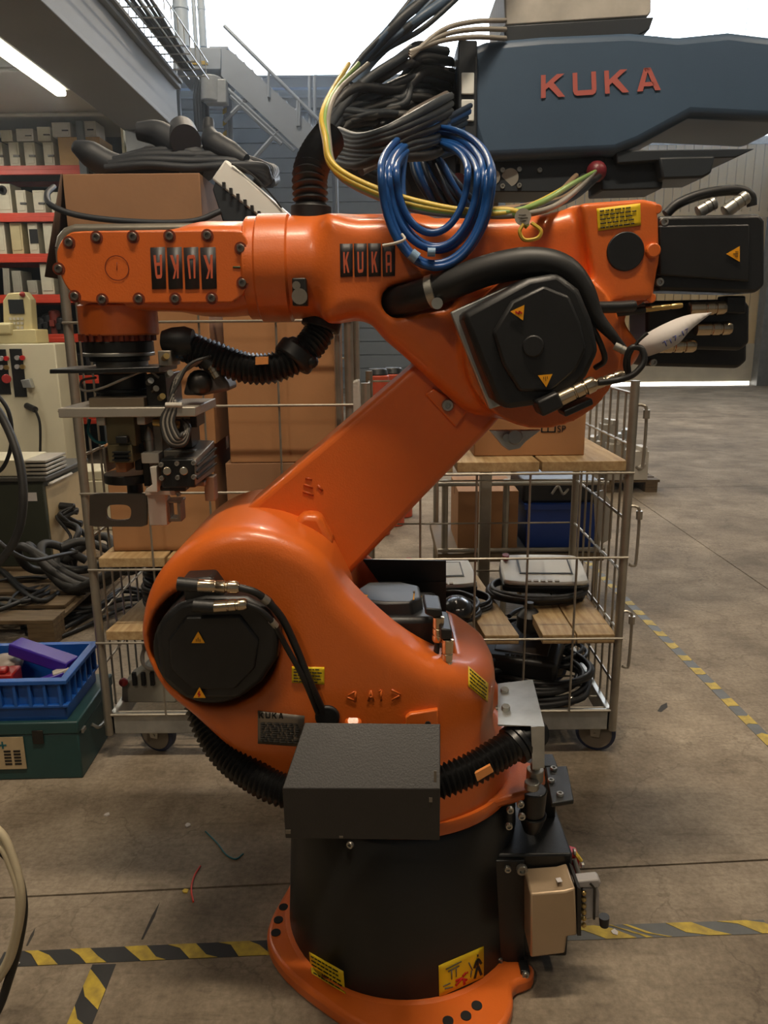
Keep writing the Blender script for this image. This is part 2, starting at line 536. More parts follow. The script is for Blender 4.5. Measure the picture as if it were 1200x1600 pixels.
def strokes(name, segs, quad, wdt, key, m, parent, off=0.003, fb=1.7, aspect=1.0, n=4):
    """flat lettering made of strokes; segs in 0..1 box of quad, wdt as share of the box height"""
    f = quadmap(quad); b = B()
    for (a, c) in segs:
        a = Vector((a[0] * aspect, a[1], 0)); c = Vector((c[0] * aspect, c[1], 0))
        d = (c - a).normalized(); s = Vector((-d.y, d.x, 0)) * wdt / 2
        rows = []
        for k in range(n + 1):
            p = a.lerp(c, k / n)
            for q in (p + s, p - s):
                z = f(q.x / aspect, q.y)
                pt, nn = S(z.x, z.y, key, fb) if key else (P(z.x, z.y, fb), Vector((0, -1, 0)))
                rows.append(pt + nn * off)
        b.add(rows, [(2 * k, 2 * k + 1, 2 * k + 3, 2 * k + 2) for k in range(n)])
    o = b.obj(name, m, parent)
    md = o.modifiers.new('thickness', 'SOLIDIFY'); md.thickness = 0.001; md.offset = 0
    return o
GLY = {'K': [[(0, 0), (.2, 0), (.2, 1), (0, 1)], [(.2, .40), (.68, 0), (1, 0), (.2, .64)], [(.32, .53), (.54, .36), (1.02, 1), (.74, 1)]],
       'U': [[(0, 0), (.2, 0), (.2, .8), (0, .8)], [(.8, 0), (1, 0), (1, .8), (.8, .8)], [(0, .78), (1, .78), (.95, .93), (.84, 1), (.16, 1), (.05, .93)]],
       'A': [[(0, 1), (.24, 1), (.56, 0), (.36, 0)], [(.44, 0), (.64, 0), (1, 1), (.76, 1)], [(.22, .62), (.78, .62), (.84, .8), (.16, .8)], [(.36, 0), (.64, 0), (.6, .16), (.4, .16)]]}
GLYN = {'K': [[(.02, 0), (.28, 0), (.28, 1), (.02, 1)], [(.28, .42), (.66, 0), (.96, 0), (.28, .68)], [(.36, .5), (.58, .36), (1, 1), (.7, 1)]],
        'U': [[(.02, 0), (.28, 0), (.28, .86), (.02, .86)], [(.72, 0), (.98, 0), (.98, .86), (.72, .86)], [(.02, .84), (.98, .84), (.9, .97), (.76, 1), (.24, 1), (.1, .97)]],
        'A': [[(.02, .14), (.28, .14), (.28, 1), (.02, 1)], [(.72, .14), (.98, .14), (.98, 1), (.72, 1)], [(.1, .03), (.24, 0), (.76, 0), (.9, .03), (.98, .16), (.02, .16)], [(.2, .54), (.8, .54), (.8, .68), (.2, .68)]]}
def glyphs(name, txt, table, quad, key, m, parent, off=0.003, fb=1.7, gap=0.08):
    """flat extruded capital letters, one mesh per letter"""
    f = quadmap(quad); n = len(txt); wq = (1 - gap * (n - 1)) / n
    for i, ch in enumerate(txt):
        x0 = i * (wq + gap); b = B()
        for poly in table[ch]:
            vs = []
            for (u, v) in poly:
                z = f(x0 + u * wq, v); p, nn = S(z.x, z.y, key, fb); vs.append(p + nn * off)
            nn = (vs[1] - vs[0]).cross(vs[2] - vs[0]).normalized()
            if nn.y > 0: nn = -nn
            b.prism(vs, nn * 0.0008)
        b.obj(name, m, parent, ang=0)
def text(name, s, origin, xdir, ydir, size, m, parent, ex=0.0004):
    cu = bpy.data.curves.new('t', 'FONT'); cu.body = s; cu.size = size; cu.extrude = ex
    o = bpy.data.objects.new('t', cu); COL.objects.link(o)
    dg = bpy.context.evaluated_depsgraph_get()
    me = bpy.data.meshes.new_from_object(o.evaluated_get(dg))
    bpy.data.objects.remove(o)
    xd = Vector(xdir).normalized(); yd = Vector(ydir).normalized(); zd = xd.cross(yd)
    M = Matrix((xd, yd, zd)).transposed()
    o0 = Vector(origin) - base_of(parent)
    me.transform(Matrix.Translation(o0) @ M.to_4x4())
    me.materials.clear(); me.materials.append(m); me.name = name
    return newobj(name, me, parent)
def tri_label(parent, px, py, r, ang, key, fb=1.6, bolt=True):
    """amber warning triangle lying on a surface"""
    pts = []
    for k in range(3):
        a = math.radians(ang + 120 * k)
        pts.append((px + r * math.cos(a), py - r * math.sin(a)))
    b = B(); vs = []
    for q in pts:
        p, n = S(q[0], q[1], key, fb); vs.append(p + n * 0.0018)
    nrm = (vs[1] - vs[0]).cross(vs[2] - vs[0]).normalized()
    if nrm.y > 0: nrm = -nrm
    b.prism([v + nrm * 0.001 for v in vs], -nrm * 0.0016)
    o = b.obj('warning_triangle', YTRI, parent)
    c = (vs[0] + vs[1] + vs[2]) / 3; up = (vs[0] - c); sd = up.cross(nrm).normalized() * up.length
    b = B()
    if bolt:
        z = [c + up * .45 + sd * .05, c + up * .0 - sd * .2, c + up * .05 + sd * .12, c - up * .32 - sd * .1]
        for i in range(3):
            d = (z[i + 1] - z[i]).normalized(); s_ = d.cross(nrm) * up.length * .08
            b.prism([z[i] + s_ + nrm * .0014, z[i] - s_ + nrm * .0014, z[i + 1] - s_ + nrm * .0014, z[i + 1] + s_ + nrm * .0014], nrm * .0006)
    else:
        for k in (-.22, 0, .22):
            z = [c - up * .3 + sd * k, c + up * (.25 - abs(k)) + sd * k]
            d = (z[1] - z[0]).normalized(); s_ = d.cross(nrm) * up.length * .03
            b.prism([z[0] + s_ + nrm * .0014, z[0] - s_ + nrm * .0014, z[1] - s_ + nrm * .0014, z[1] + s_ + nrm * .0014], nrm * .0006)
    b.obj('symbol', REDINK if bolt else INK, o)
    return o
def label_lines(parent, quad, key, rows, m=INK, off=0.0034, fb=1.7, seed=1, head=True):
    rnd = random.Random(seed); segs = []
    for k in range(rows):
        y = 0.14 + 0.74 * k / max(1, rows - 1)
        x = 0.06
        while x < 0.9:
            l = rnd.uniform(.05, .16)
            if x + l > .94: break
            segs.append(((x, y), (x + l, y))); x += l + .03
    return strokes('print', segs, quad, 0.055 if rows > 4 else 0.08, key, m, parent, off, fb, n=1)

# shared bolt meshes
def bolt_mesh(name, r, h, m=None):
    b = B(); b.lathe([(r, 0), (r, h * .8), (r * .88, h), (r * .5, h), (r * .45, h * .45), (0, h * .45)], (0, 0, 0), n=12)
    return b.mesh(name, m or STEEL)
BOLT_S = bolt_mesh('bolt_small', 0.006, 0.006)
BOLT_M = bolt_mesh('bolt_mid', 0.009, 0.008)
BOLT_L = bolt_mesh('bolt_large', 0.014, 0.012)
BOLT_D = bolt_mesh('bolt_dark', 0.009, 0.006, mat('dull_bolt', (120, 112, 104), 0.4, 0.8))
def bolt(parent, px, py, key=None, me=BOLT_M, Y=None, n=None):
    if key:
        p, nn = S(px, py, key, Y or 1.7)
        if n is None: n = nn
    else:
        p = P(px, py, Y); n = n or (0, -1, 0)
    return inst('bolt', me, parent, p - Vector(n) * 0.001, track(n))

# ================================================================== SETTING
# floor: slabs with real joints between them
fl = B(); fl.bb((-14, -8, -0.12), (14, 24, -0.02)); floor = struct(fl.obj('floor', JOINT)); 
def joint_y(x): return 2.01 + 0.058 * x          # cross joint, slightly skewed
XJ = [-14, -3.2, 2.42, 8.2, 14]
def slab(x0, x1, ya, yb):
    g = 0.004
    p = [(x0 + g, ya(x0) + g), (x1 - g, ya(x1) + g), (x1 - g, yb(x1) - g), (x0 + g, yb(x0) - g)]
    b = B(); b.prism([Vector((x, y, 0)) for x, y in p], (0, 0, -0.06))
    b.obj('floor_slab', CONC, floor, ang=0)
lev = [lambda x: -8, joint_y, lambda x: 7.6 + 0.04 * x, lambda x: 13.6 + 0.03 * x, lambda x: 24]
for i in range(4):
    for j in range(4):
        slab(XJ[i], XJ[i + 1], lev[j], lev[j + 1])

WALLP = mat('cream_ribbed_wall_panel', (206, 178, 122), 0.6, var=0.05, scale=2)
WALLG = mat('pale_grey_wall', (168, 172, 172), 0.7, var=0.05, scale=1)
WALLD = mat('dark_blue_grey_wall', (52, 58, 66), 0.7, var=0.1, scale=1)
CEILM = mat('dull_white_ceiling', (176, 172, 160), 0.7, var=0.05, scale=1)
SOFF = mat('beige_grey_soffit', (160, 154, 140), 0.7, var=0.05, scale=1)
FRAMEM = mat('glow_through_window_bar', (225, 230, 235), 0.5)
FRAMEM.node_tree.nodes['Principled BSDF'].inputs['Transmission Weight'].default_value = 0.9   # bars made translucent so they glow white with the sky
YB = 21.0
wb = B()
wb.bb((-12, YB + .06, 0), (12.5, YB + .3, 6.1)); wb.bb((-12, YB + .06, 10.2), (12.5, YB + .3, 10.8)); wb.bb((-12, YB + .06, 6.1), (-7.2, YB + .3, 10.2)); wb.bb((-7.2, YB + .06, 6.1), (3.1, YB + .3, 7.55))
wall_back = struct(wb.obj('wall_back', WALLG))
# ribbed panels on the right part of the far wall, each a panel of its own
x = 3.3
pm = B(); pm.box((0, 0, 0), (0.205, 0.05, 4.95)); pme = pm.mesh('panel', WALLP)
while x < 10.2:
    inst('wall_panel', pme, wall_back, (x, YB + 0.03, 1.1 + 2.475)); x += 0.225
b = B(); b.bb((3.1, YB - .05, 6.02), (12.5, YB + .1, 6.2)); b.obj('sill_rail', GALV, wall_back)
b = B(); b.bb((3.1, YB - .04, 4.28), (10.2, YB + .08, 4.42)); b.obj('mid_rail', WALLP, wall_back)
b = B(); b.bb((3.1, YB - .01, .1), (10.1, YB + .1, 1.1)); b.obj('plinth_panel', mat('dirty_white_plinth', (190, 180, 156), 0.6, var=0.15, scale=2), wall_back)
# horizontal cladding boards on the wall behind the stair
pm = B(); pm.box((0, 0, 0), (10.4, 0.05, 0.33)); pme = pm.mesh('cladding', mat('grey_blue_cladding', (138, 146, 152), 0.6, var=0.04))
z = 0.2
while z < 7.3:
    inst('cladding_board', pme, wall_back, (-2.15, YB + .03, z + .165)); z += 0.35
# doorway post at the far right of the wall
b = B(); b.bb((9.95, YB - .35, 0), (10.25, YB + .05, 5.4)); b.bb((10.35, YB - .6, 0), (11.2, YB + .05, 5.9)); b.bb((10.25, YB - .2, 0), (10.36, YB, 5.6))
struct(b.obj('trim_1', mat('grey_door_post', (110, 108, 102), 0.5, 0.3, var=0.2), bevel=.01))
# window glazing above: frame bars and panes
win = B()
wx0, wx1 = -7.2, 12.4
nb = 7
for k in range(nb + 1):
    xx = wx0 + (wx1 - wx0) * k / nb
    win.bb((xx - .03, YB + .1, 6.2), (xx + .03, YB + .2, 10.2))
for zz in (6.22, 8.2, 10.15):
    win.bb((wx0, YB + .09, zz - .03), (wx1, YB + .21, zz + .03))
win1 = struct(win.obj('window_1', FRAMEM))
gm = bpy.data.materials.new('clear_window_glass'); gm.use_nodes = True
nt = gm.node_tree; nt.nodes.clear()
om = nt.nodes.new('ShaderNodeOutputMaterial'); tr = nt.nodes.new('ShaderNodeBsdfTransparent'); gl = nt.nodes.new('ShaderNodeBsdfGlossy'); mx = nt.nodes.new('ShaderNodeMixShader')
gl.inputs['Roughness'].default_value = 0.05; mx.inputs[0].default_value = 0.06; tr.inputs[0].default_value = (.95, .97, 1, 1)
nt.links.new(tr.outputs[0], mx.inputs[1]); nt.links.new(gl.outputs[0], mx.inputs[2]); nt.links.new(mx.outputs[0], om.inputs[0])
pw = (wx1 - wx0) / nb - .06
pm = B(); pm.box((0, 0, 0), (pw, 0.008, 1.9)); pme = pm.mesh('pane', gm)
for k in range(nb):
    for zz in (7.21, 9.17):
        inst('pane', pme, win1, (wx0 + (wx1 - wx0) * (k + .5) / nb, YB + .15, zz))
b = B(); b.bb((-12.3, -8, 0), (-12, 21.3, 10.8)); struct(b.obj('wall_left', WALLG))
b = B(); b.bb((12.5, -8, 0), (12.8, 21.3, 10.8)); struct(b.obj('wall_right', WALLG))
b = B(); b.bb((-12.3, -8.3, 0), (12.8, -8, 10.8)); struct(b.obj('wall_front', WALLG))
b = B(); b.bb((-12.3, -8.3, 10.8), (12.8, 21.3, 11.0)); ceiling = struct(b.obj('ceiling', CEILM))
# daylight gap under the far roller door
b = B(); b.bb((5.6, YB - .02, 0.0), (9.9, YB + .02, 0.1)); dg_ = b.obj('door_gap', mat('daylight_under_door', (255, 252, 244), 0.5, emit=5.0, var=0), wall_back)
# mezzanine on the left: soffit, dark rear wall, edge beam
b = B(); b.bb((-11.9, -7.9, 4.02), (-2.62, 10.9, 4.25)); mezz = struct(b.obj('ceiling_mezzanine', SOFF))
for yy in (7.9, 9.45):
    b = B(); b.cyl((-11.9, yy, 3.98), (-2.62, yy, 3.98), .022, n=8); b.obj('conduit', SOFF, mezz)
b = B(); b.bb((-11.9, 10.7, 0), (-2.3, 10.88, 4.02)); struct(b.obj('wall_alcove', WALLD))
b = B()
b.bb((-2.62, -7.9, 3.6), (-2.08, 8.85, 3.64)); b.bb((-2.62, -7.9, 4.06), (-2.08, 8.85, 4.1)); b.bb((-2.55, -7.9, 3.64), (-2.13, 8.84, 4.06))
bm_ = struct(b.obj('trim_2', BEAMP, bevel=.006))
b = B(); b.bb((-2.6, 8.5, 0), (-2.2, 8.84, 3.6)); struct(b.obj('trim_3', BEAMP, bevel=.01))

# hall lamps: battens hanging from the roof, the far ones added for brightness
LAMPE = mat('lamp_tube_glow', (255, 236, 205), 0.4, emit=14.0, var=0)
LAMPB = mat('white_lamp_housing', (200, 198, 190), 0.4, var=0.02)
def hall_lamp(x, y, z, label, L=1.5, W=LAMP_W, col=LAMP_COL, top=10.8, across=False):
    t = thing('batten_lamp', label, 'lamp', (x, y, z), 'batten lamps under the hall roof')
    b = B(); b.bb((x - .09, y - L / 2, z + .03), (x + .09, y + L / 2, z + .09)); b.obj('housing', LAMPB, t, bevel=.008)
    for s in (-1, 1):
        b = B(); b.cyl((x + s * .045, y - L / 2 + .03, z + .012), (x + s * .045, y + L / 2 - .03, z + .012), .013, n=10); b.obj('tube', LAMPE, t)
        b = B(); b.cyl((x, y + s * L * .4, z + .09), (x, y + s * L * .4, top), .006, n=6); b.obj('hanger_rod', STEEL, t)
    ld = bpy.data.lights.new('lamp_light', 'AREA'); ld.shape = 'RECTANGLE'; ld.size = .16; ld.size_y = L * .95
    ld.energy = W; ld.color = col
    lo_ = newobj('lamp_light', ld, t); lo_.location = (0, 0, -.01)
    if across: t.rotation_euler = (0, 0, math.pi / 2)
    return t
hall_lamp(0.05, 0.85, 5.6, 'batten lamp over the robot, out of view above', W=165, across=True)
hall_lamp(-2.0, -2.2, 5.6, 'batten lamp behind the viewer', W=70)
hall_lamp(3.6, 1.5, 5.6, 'batten lamp right of the robot, out of view above', W=60)
hall_lamp(3.6, 7.5, 5.6, 'batten lamp over the open floor on the right', W=45)
hall_lamp(-0.2, 6.5, 5.6, 'batten lamp over the aisle behind the wire trolleys')
hall_lamp(5.5, 13.5, 5.6, 'added batten lamp over the far floor, brightening the far wall', W=150)  # added to warm and brighten the far wall
hall_lamp(-2.4, 11.6, 8.6, 'unseen batten lamp added high above to brighten the stair', W=170)  # added because the stair came out dark
# the tube lamp seen under the mezzanine
t = thing('fluorescent_lamp', 'lit white fluorescent tube lamp under the left mezzanine soffit', 'lamp', (-2.97, 7.15, 3.72))
b = B(); b.bb((-3.05, 6.4, 3.80), (-2.89, 7.9, 3.86)); b.obj('housing', LAMPB, t, bevel=.01)
b = B(); b.bb((-3.02, 6.42, 3.74), (-2.92, 7.88, 3.80)); b.obj('diffuser', mat('lamp_diffuser_glow', (255, 248, 226), 0.4, emit=6.0, var=0), t, bevel=.02)
for yy in (6.7, 7.6):
    b = B(); b.cyl((-2.97, yy, 3.85), (-2.97, yy, 4.018), .012, n=6); b.obj('hanger_rod', STEEL, t)
ld = bpy.data.lights.new('lamp_light', 'AREA'); ld.shape = 'RECTANGLE'; ld.size = .15; ld.size_y = 1.4; ld.energy = 26; ld.color = (1, .93, .8)
lo_ = newobj('lamp_light', ld, t); lo_.location = (0, 0, -.015)
for (lx, ly) in ((-4.6, 5.0), (-4.6, 8.2)):
    t = thing('fluorescent_lamp', 'fluorescent tube lamp under the mezzanine, left of the view' + (' and near' if ly < 6 else ' by the rack'), 'lamp', (lx, ly, 3.72))
    b = B(); b.bb((lx - .08, ly - .75, 3.80), (lx + .08, ly + .75, 3.86)); b.bb((lx - .01, ly - .4, 3.86), (lx + .01, ly - .38, 4.018)); b.bb((lx - .01, ly + .4, 3.86), (lx + .01, ly + .42, 4.018)); b.obj('housing', LAMPB, t)
    b = B(); b.bb((lx - .08, ly - .73, 3.72), (lx + .08, ly + .73, 3.80)); b.obj('diffuser', MATS['lamp_diffuser_glow'], t, bevel=.02)
    ld = bpy.data.lights.new('lamp_light', 'AREA'); ld.shape = 'RECTANGLE'; ld.size = .15; ld.size_y = 1.4; ld.energy = 30; ld.color = (1, .93, .8)
    lo_ = newobj('lamp_light', ld, t); lo_.location = (0, 0, -.015)

# ================================================================== FLOOR TAPE
TY = mat('yellow_floor_tape', (200, 172, 52), 0.65, scale=22, col2=(146, 124, 50))
TK = mat('black_floor_tape', (36, 35, 33), 0.6, var=0.2, scale=14)
TKG = mat('worn_grey_floor_tape', (88, 88, 84), 0.6, var=0.15, scale=14)
def tape(label, A, Bp, wdt, marks, base=TK, skew=0.6, seed=0, jag=0.0):
    """floor(px) end points; marks = list of (t0, t1) yellow blocks along it"""
    a = F(*A); c = F(*Bp); d = (c - a); L = d.length; d.normalize(); s = Vector((-d.y, d.x, 0))
    t = thing('floor_tape', label, 'tape', (a.x, a.y, 0), None)
    rnd = random.Random(seed)
    b = B(); b.prism([a + s * wdt / 2, a - s * wdt / 2, c - s * wdt / 2, c + s * wdt / 2], (0, 0, .0012)); b.obj('black_tape', base, t, ang=0)
    for (t0, t1) in marks:
        p0 = a + d * (t0 * L); p1 = a + d * (t1 * L); k = d * (skew * wdt / 2)
        h = s * wdt * .49
        r = lambda: d * rnd.uniform(-jag, jag)
        b = B(); b.prism([p0 + h - k + r(), p0 + s * rnd.uniform(-.3, .3) * wdt + r(), p0 - h + k + r(), p1 - h + k + r(), p1 + s * rnd.uniform(-.3, .3) * wdt + r(), p1 + h - k + r()] if jag else [p0 + h - k, p0 - h + k, p1 - h + k, p1 + h - k], (0, 0, .0022)); b.obj('yellow_stripe', TY, t, ang=0)
    return t
tape('black and yellow hazard tape on the floor left of the robot base', (0, 1500), (418, 1481), .052, [(.115, .175), (.29, .36), (.49, .585), (.665, .775), (.855, .965)], skew=1.25, seed=2, jag=.006)
tape('worn hazard tape on the floor right of the robot base', (880, 1459), (1200, 1448), .05, [(.10, .25), (.31, .335), (.40, .42), (.60, .72), (.86, .99)], base=TKG, skew=2.0, seed=5, jag=.006)
tape('short hazard tape branch running toward the viewer at lower left', (163, 1507), (108, 1640), .062, [(.2, .42), (.66, .9)], skew=-1.1, seed=3, jag=.004)
N = 20
tape('grey tape with yellow squares crossing the floor right of the trolleys', (880, 840), (1215, 1172), .052, [((k + .25) / N, (k + .72) / N) for k in range(N)], base=TKG, skew=0.0, seed=8, jag=.011)

# ================================================================== THE ORANGE ROBOT
A1 = Vector((.045, 1.85, 0))
R = thing('robot_arm', 'big orange six-axis industrial robot with black motors standing on the concrete floor', 'robot', A1)
RB = .32
# foot: lobed orange casting
foot = [(-.29, 1.93), (-.325, 1.80), (-.318, 1.715), (-.26, 1.625), (-.16, 1.535), (-.06, 1.465), (.06, 1.42), (.17, 1.42), (.26, 1.455), (.30, 1.52), (.31, 1.575), (.36, 1.60), (.37, 1.64), (.33, 1.68), (.34, 1.95), (.32, 2.1), (.2, 2.2), (-.1, 2.2), (-.24, 2.1)]
b = B(); b.prism([Vector((x_, y_, .0)) for x_, y_ in sm2(foot, 3)], (0, 0, .045)); o = b.obj('foot', ORANGE, R, bevel=.012, seg=3)
b = B(); b.lathe([(.345, .03), (.34, .042), (.325, .048), (.3, .048)], (A1.x, A1.y, 0), n=56); b.obj('foot_ring', ORANGE, R)
HOLE = B(); HOLE.cyl((0, 0, 0), (0, 0, .003), .013, n=16); HOLEM = HOLE.mesh('hole', DARK)
for (hx, hy) in ((443, 1418), (435, 1438), (431, 1458), (700, 1596), (728, 1588), (745, 1572)):
    inst('foot_hole', HOLEM, R, F(hx, hy, .0445))
# cylindrical base shroud
b = B(); b.lathe([(RB, .04), (RB - .022, .46), (RB - .03, .47), (.1, .475)], (A1.x, A1.y, 0), n=72); base_o = b.obj('base_shroud', BLACKM, R)
bvadd('base', base_o)
# yellow labels on the shroud
q1 = [(484, 1487), (537, 1517), (540, 1552), (487, 1520)]
d1 = decal('warning_label', q1, 'base', YELLOW, R, fb=1.55); label_lines(d1, q1, 'base', 5, seed=4, fb=1.55)
q2 = [(685, 1508), (755, 1478), (755, 1526), (686, 1557)]
d2 = decal('warning_label', q2, 'base', YELLOW, R, fb=1.55)
strokes('standing_figure_pictogram', [((.86, .30), (.86, .56)), ((.85, .56), (.79, .9)), ((.87, .56), (.94, .88)), ((.84, .34), (.78, .56)), ((.88, .34), (.94, .52)), ((.845, .2), (.875, .2))], q2, .07, 'base', INK, d2, .0034, 1.55, n=2, aspect=1.4)
strokes('fallen_figure_pictogram', [((.36, .86), (.52, .70)), ((.5, .72), (.62, .84)), ((.52, .66), (.60, .58)), ((.52, .7), (.36, .7)), ((.55, .78), (.56, .95)), ((.62, .60), (.64, .6))], q2, .07, 'base', REDINK, d2, .0034, 1.55, n=2, aspect=1.4)
strokes('print', [((.15, .2), (.5, .16)), ((.2, .3), (.45, .27)), ((.12, .8), (.3, .86)), ((.28, .3), (.28, .6)), ((.38, .28), (.38, .58)), ((.66, .3), (.74, .6)), ((.72, .6), (.7, .8)), ((.08, .7), (.25, .7))], q2, .03, 'base', INKG, d2, .0034, 1.55, n=2, aspect=1.4)
for (bx_, by_) in ((548, 1319), (795, 1352)):
    bolt(R, bx_, by_, 'base', BOLT_M, 1.55)

# rotating flange
rt = F(690, 1283, .47)
b = B(); b.lathe([(.275, .472), (.297, .478), (.302, .495), (.297, .51), (.26, .515)], (A1.x, A1.y, 0), n=72); b.obj('rotating_flange', ORANGE, R)
tab = [F(690, 1262, .5), F(760, 1262, .5), F(836, 1241, .5), F(852, 1222, .5), F(850, 1204, .5), F(800, 1190, .5), F(740, 1200, .5)]
b = B(); b.prism([v - Vector((0, 0, .012)) for v in tab], (0, 0, .026)); b.obj('flange_tab', ORANGE, R, bevel=.008)

# ---- carousel casting
def xz(pts, Y):
    return [(v.x, v.z) for v in PP(pts, Y)]
YN = 1.62
car = sm2([(232, 1008), (233, 955), (252, 905), (288, 865), (335, 838), (390, 830), (445, 842), (500, 872), (533, 925), (590, 982), (650, 1026), (715, 1056), (765, 1076), (786, 1098), (780, 1150), (778, 1220), (700, 1262), (560, 1266), (450, 1240), (385, 1180), (310, 1112), (262, 1070)], 4)
carw = xz(car, YN)
a2 = P(337, 1002, YN)
plan = [(-.70, 1.60), (-.2, 1.585), (.0, 1.58), (.12, 1.60), (.22, 1.66), (.28, 1.75), (.305, 1.85), (.28, 1.96), (.2, 2.04), (-.70, 2.06)]
st = [P(500, 868, 2.0), P(556, 884, 2.04), P(610, 915, 2.06), P(690, 980, 2.04), P(745, 1050, 1.96), P(765, 1085, 1.88)]
m1 = P(628, 990, 1.86)
lowc = (A1.x, A1.y)
def f_car(X, Y, Z):
    d2 = poly_sdf(X[:, 0, :], Z[:, 0, :], carw)[:, None, :]
    dp = poly_sdf(X[:, :, 0], Y[:, :, 0], plan)[:, :, None]
    d = smax(d2 + 0 * Y - .013, dp + 0 * Z - .006, .055)
    # round skirt towards the flange
    rr = np.sqrt((X - lowc[0]) ** 2 + (Y - lowc[1]) ** 2)
    skirt = np.maximum(rr - .285, np.abs(Z - .53) - .06)
    d = smin(d, skirt, .06)
    for i in range(len(st) - 1):
        d = smin(d, capsule(X, Y, Z, st[i], st[i + 1], .032), .03)
    # motor recess
    rc = np.sqrt((X - a2.x) ** 2 + (Z - a2.z) ** 2)
    d = smax(d, -np.maximum(rc - .146, np.abs(Y - 1.55) - .26), .012)
    # pocket for the upright motor
    pk = np.maximum(np.maximum(np.abs(X - m1.x) - .12, np.abs(Y - 1.87) - .135), -(Z - .62))
    d = smax(d, -pk, .03)
    return d
sdf_obj('carousel_casting', f_car, (-.66, 1.52, .44), (.40, 2.16, 1.22), .0075, ORANGE, R, 'car')
# raised A1 rotation marks
sg = [((0, .5), (.17, .12)), ((0, .5), (.17, .88)), ((.17, .12), (.17, .88)), ((.40, .9), (.45, .1)), ((.45, .1), (.50, .9)), ((.42, .6), (.48, .6)), ((.60, .25), (.64, .1)), ((.64, .1), (.64, .9)), ((.83, .12), (1, .5)), ((.83, .88), (1, .5))]
qa = [(541, 1078), (626, 1074), (626, 1096), (541, 1098)]
for a_, c_ in ((0, 3), (3, 6), (6, 8), (8, 10)):
    strokes('embossed_axis_mark', sg[a_:c_], qa, .14, 'car', ORANGE, R, .002, 1.6, n=2, aspect=4)
# yellow labels
qy = [(456, 1041), (507, 1042), (507, 1069), (456, 1066)]
dd = decal('warning_label', qy, 'car', YELLOW, R); label_lines(dd, qy, 'car', 5, seed=6)
qy = [(731, 1041), (762, 1068), (761, 1097), (731, 1072)]
dd = decal('warning_label', qy, 'car', YELLOW, R); label_lines(dd, qy, 'car', 5, seed=7)
# rating plate
qp = [(403, 1110), (476, 1118), (472, 1166), (403, 1161)]
dd = decal('rating_plate', qp, 'car', mat('brushed_rating_plate', (150, 140, 128), 0.4, 0.6, var=0.1), R)
glyphs('lettering', 'KUKA', GLY, [(405, 1112), (443, 1113), (443, 1122), (405, 1121)], 'car', INK, dd, .003)
label_lines(dd, [(403, 1124), (475, 1126), (472, 1165), (403, 1160)], 'car', 9, INKG, .004, seed=12)
# cable gland and small bosses
p, n = S(512, 1118, 'car'); b = B(); b.cyl(p - Vector((0, .0, 0)), p + n * .012, .028, n=20); b.obj('cable_gland', RUBBER, R, bevel=.004)
p, n = S(552, 1128, 'car'); b = B(); b.cyl(p - n * .02 + Vector((0, 0, -.03)), p + n * .006 + Vector((0, 0, .006)), .026, .018, 16); b.obj('lifting_boss', ORANGE, R, bevel=.006)
b = B(); q = [(633, 1118), (640, 1112), (684, 1105), (685, 1150), (633, 1150)]
b.prism([S(x_, y_, 'car')[0] + Vector((0, -.012, 0)) for x_, y_ in q], (0, .03, 0)); b.obj('stop_pad', ORANGE, R, bevel=.003)
inst('stop_pad_hole', B().cyl((0, 0, 0), (0, 0, .004), .007, n=12).mesh('hole_s', DARK), R, S(668, 1126, 'car')[0] + Vector((0, -.0145, 0)), track((0, -1, 0)))
b = B(); b.pprism([(280, 862), (300, 838), (318, 826), (335, 832), (320, 860)], 1.74, 1.82); b.obj('stop_lug', ORANGE, R, bevel=.006)

# ---- axis 2 motor (near left)
b = B(); b.cyl((a2.x + .0, 1.80, a2.z), (a2.x, 1.56, a2.z), .128, .126, 40); b.obj('axis_motor_flange', BLACKP, R, bevel=.01)
mp_ = [(243, 990), (252, 968), (278, 944), (320, 934), (385, 934), (418, 950), (436, 985), (433, 1030), (408, 1068), (372, 1094), (290, 1094), (250, 1060)]
b = B(); b.pprism(mp_, 1.515, 1.70); mo = b.obj('axis_motor', BLACKP, R, bevel=.012, seg=2, ang=14)
b = B(); b.pprism([(262, 1000), (290, 964), (375, 962), (404, 1000), (398, 1045), (366, 1078), (300, 1078), (266, 1046)], 1.508, 1.52); b.obj('motor_cap_face', BLACKP, mo, bevel=.005)
bvadd('m2', mo)
BV['m2b'] = BVHTree.FromPolygons([tuple(v) for v in PP([(240, 930), (440, 930), (440, 1100), (240, 1100)], 1.508)], [(0, 1, 2, 3)])
tri_label(mo, 310, 998, 12, 90, 'm2b', bolt=False); tri_label(mo, 312, 1084, 11, 90, 'm2b')
b = B(); b.pprism([(283, 905), (330, 902), (350, 930), (345, 952), (290, 950)], 1.53, 1.62); b.obj('connector_elbow', BLACKP, mo, bevel=.006)
def connector(parent, A, Bp, r, m=CHROME, name='connector'):
    """nickel plated plug made of rings"""
    A = Vector(A); Bp = Vector(Bp); d = Bp - A; L = d.length
    pr = [(r * .8, 0), (r, .02), (r, .40), (r * .9, .42), (r * .9, .45), (r, .47), (r, .66), (r * .86, .68), (r * .86, .72), (r * 1.02, .74), (r * 1.02, .93), (r * .8, 1.0)]
    b = B(); b.lathe([(q, h * L) for q, h in pr], A, d, 20)
    return b.obj(name, m, parent)
def cable(parent, pts, r, m=RUBBER, name='cable', n=8, sub=8):
    b = B(); b.tube(sm(pts, sub), r, n); return b.obj(name, m, parent, ang=80)
yc = 1.50
connector(R, P(309, 915, yc), P(374, 918, yc), .0135)
connector(R, P(334, 948, yc - .012), P(386, 944, yc - .012), .0125)
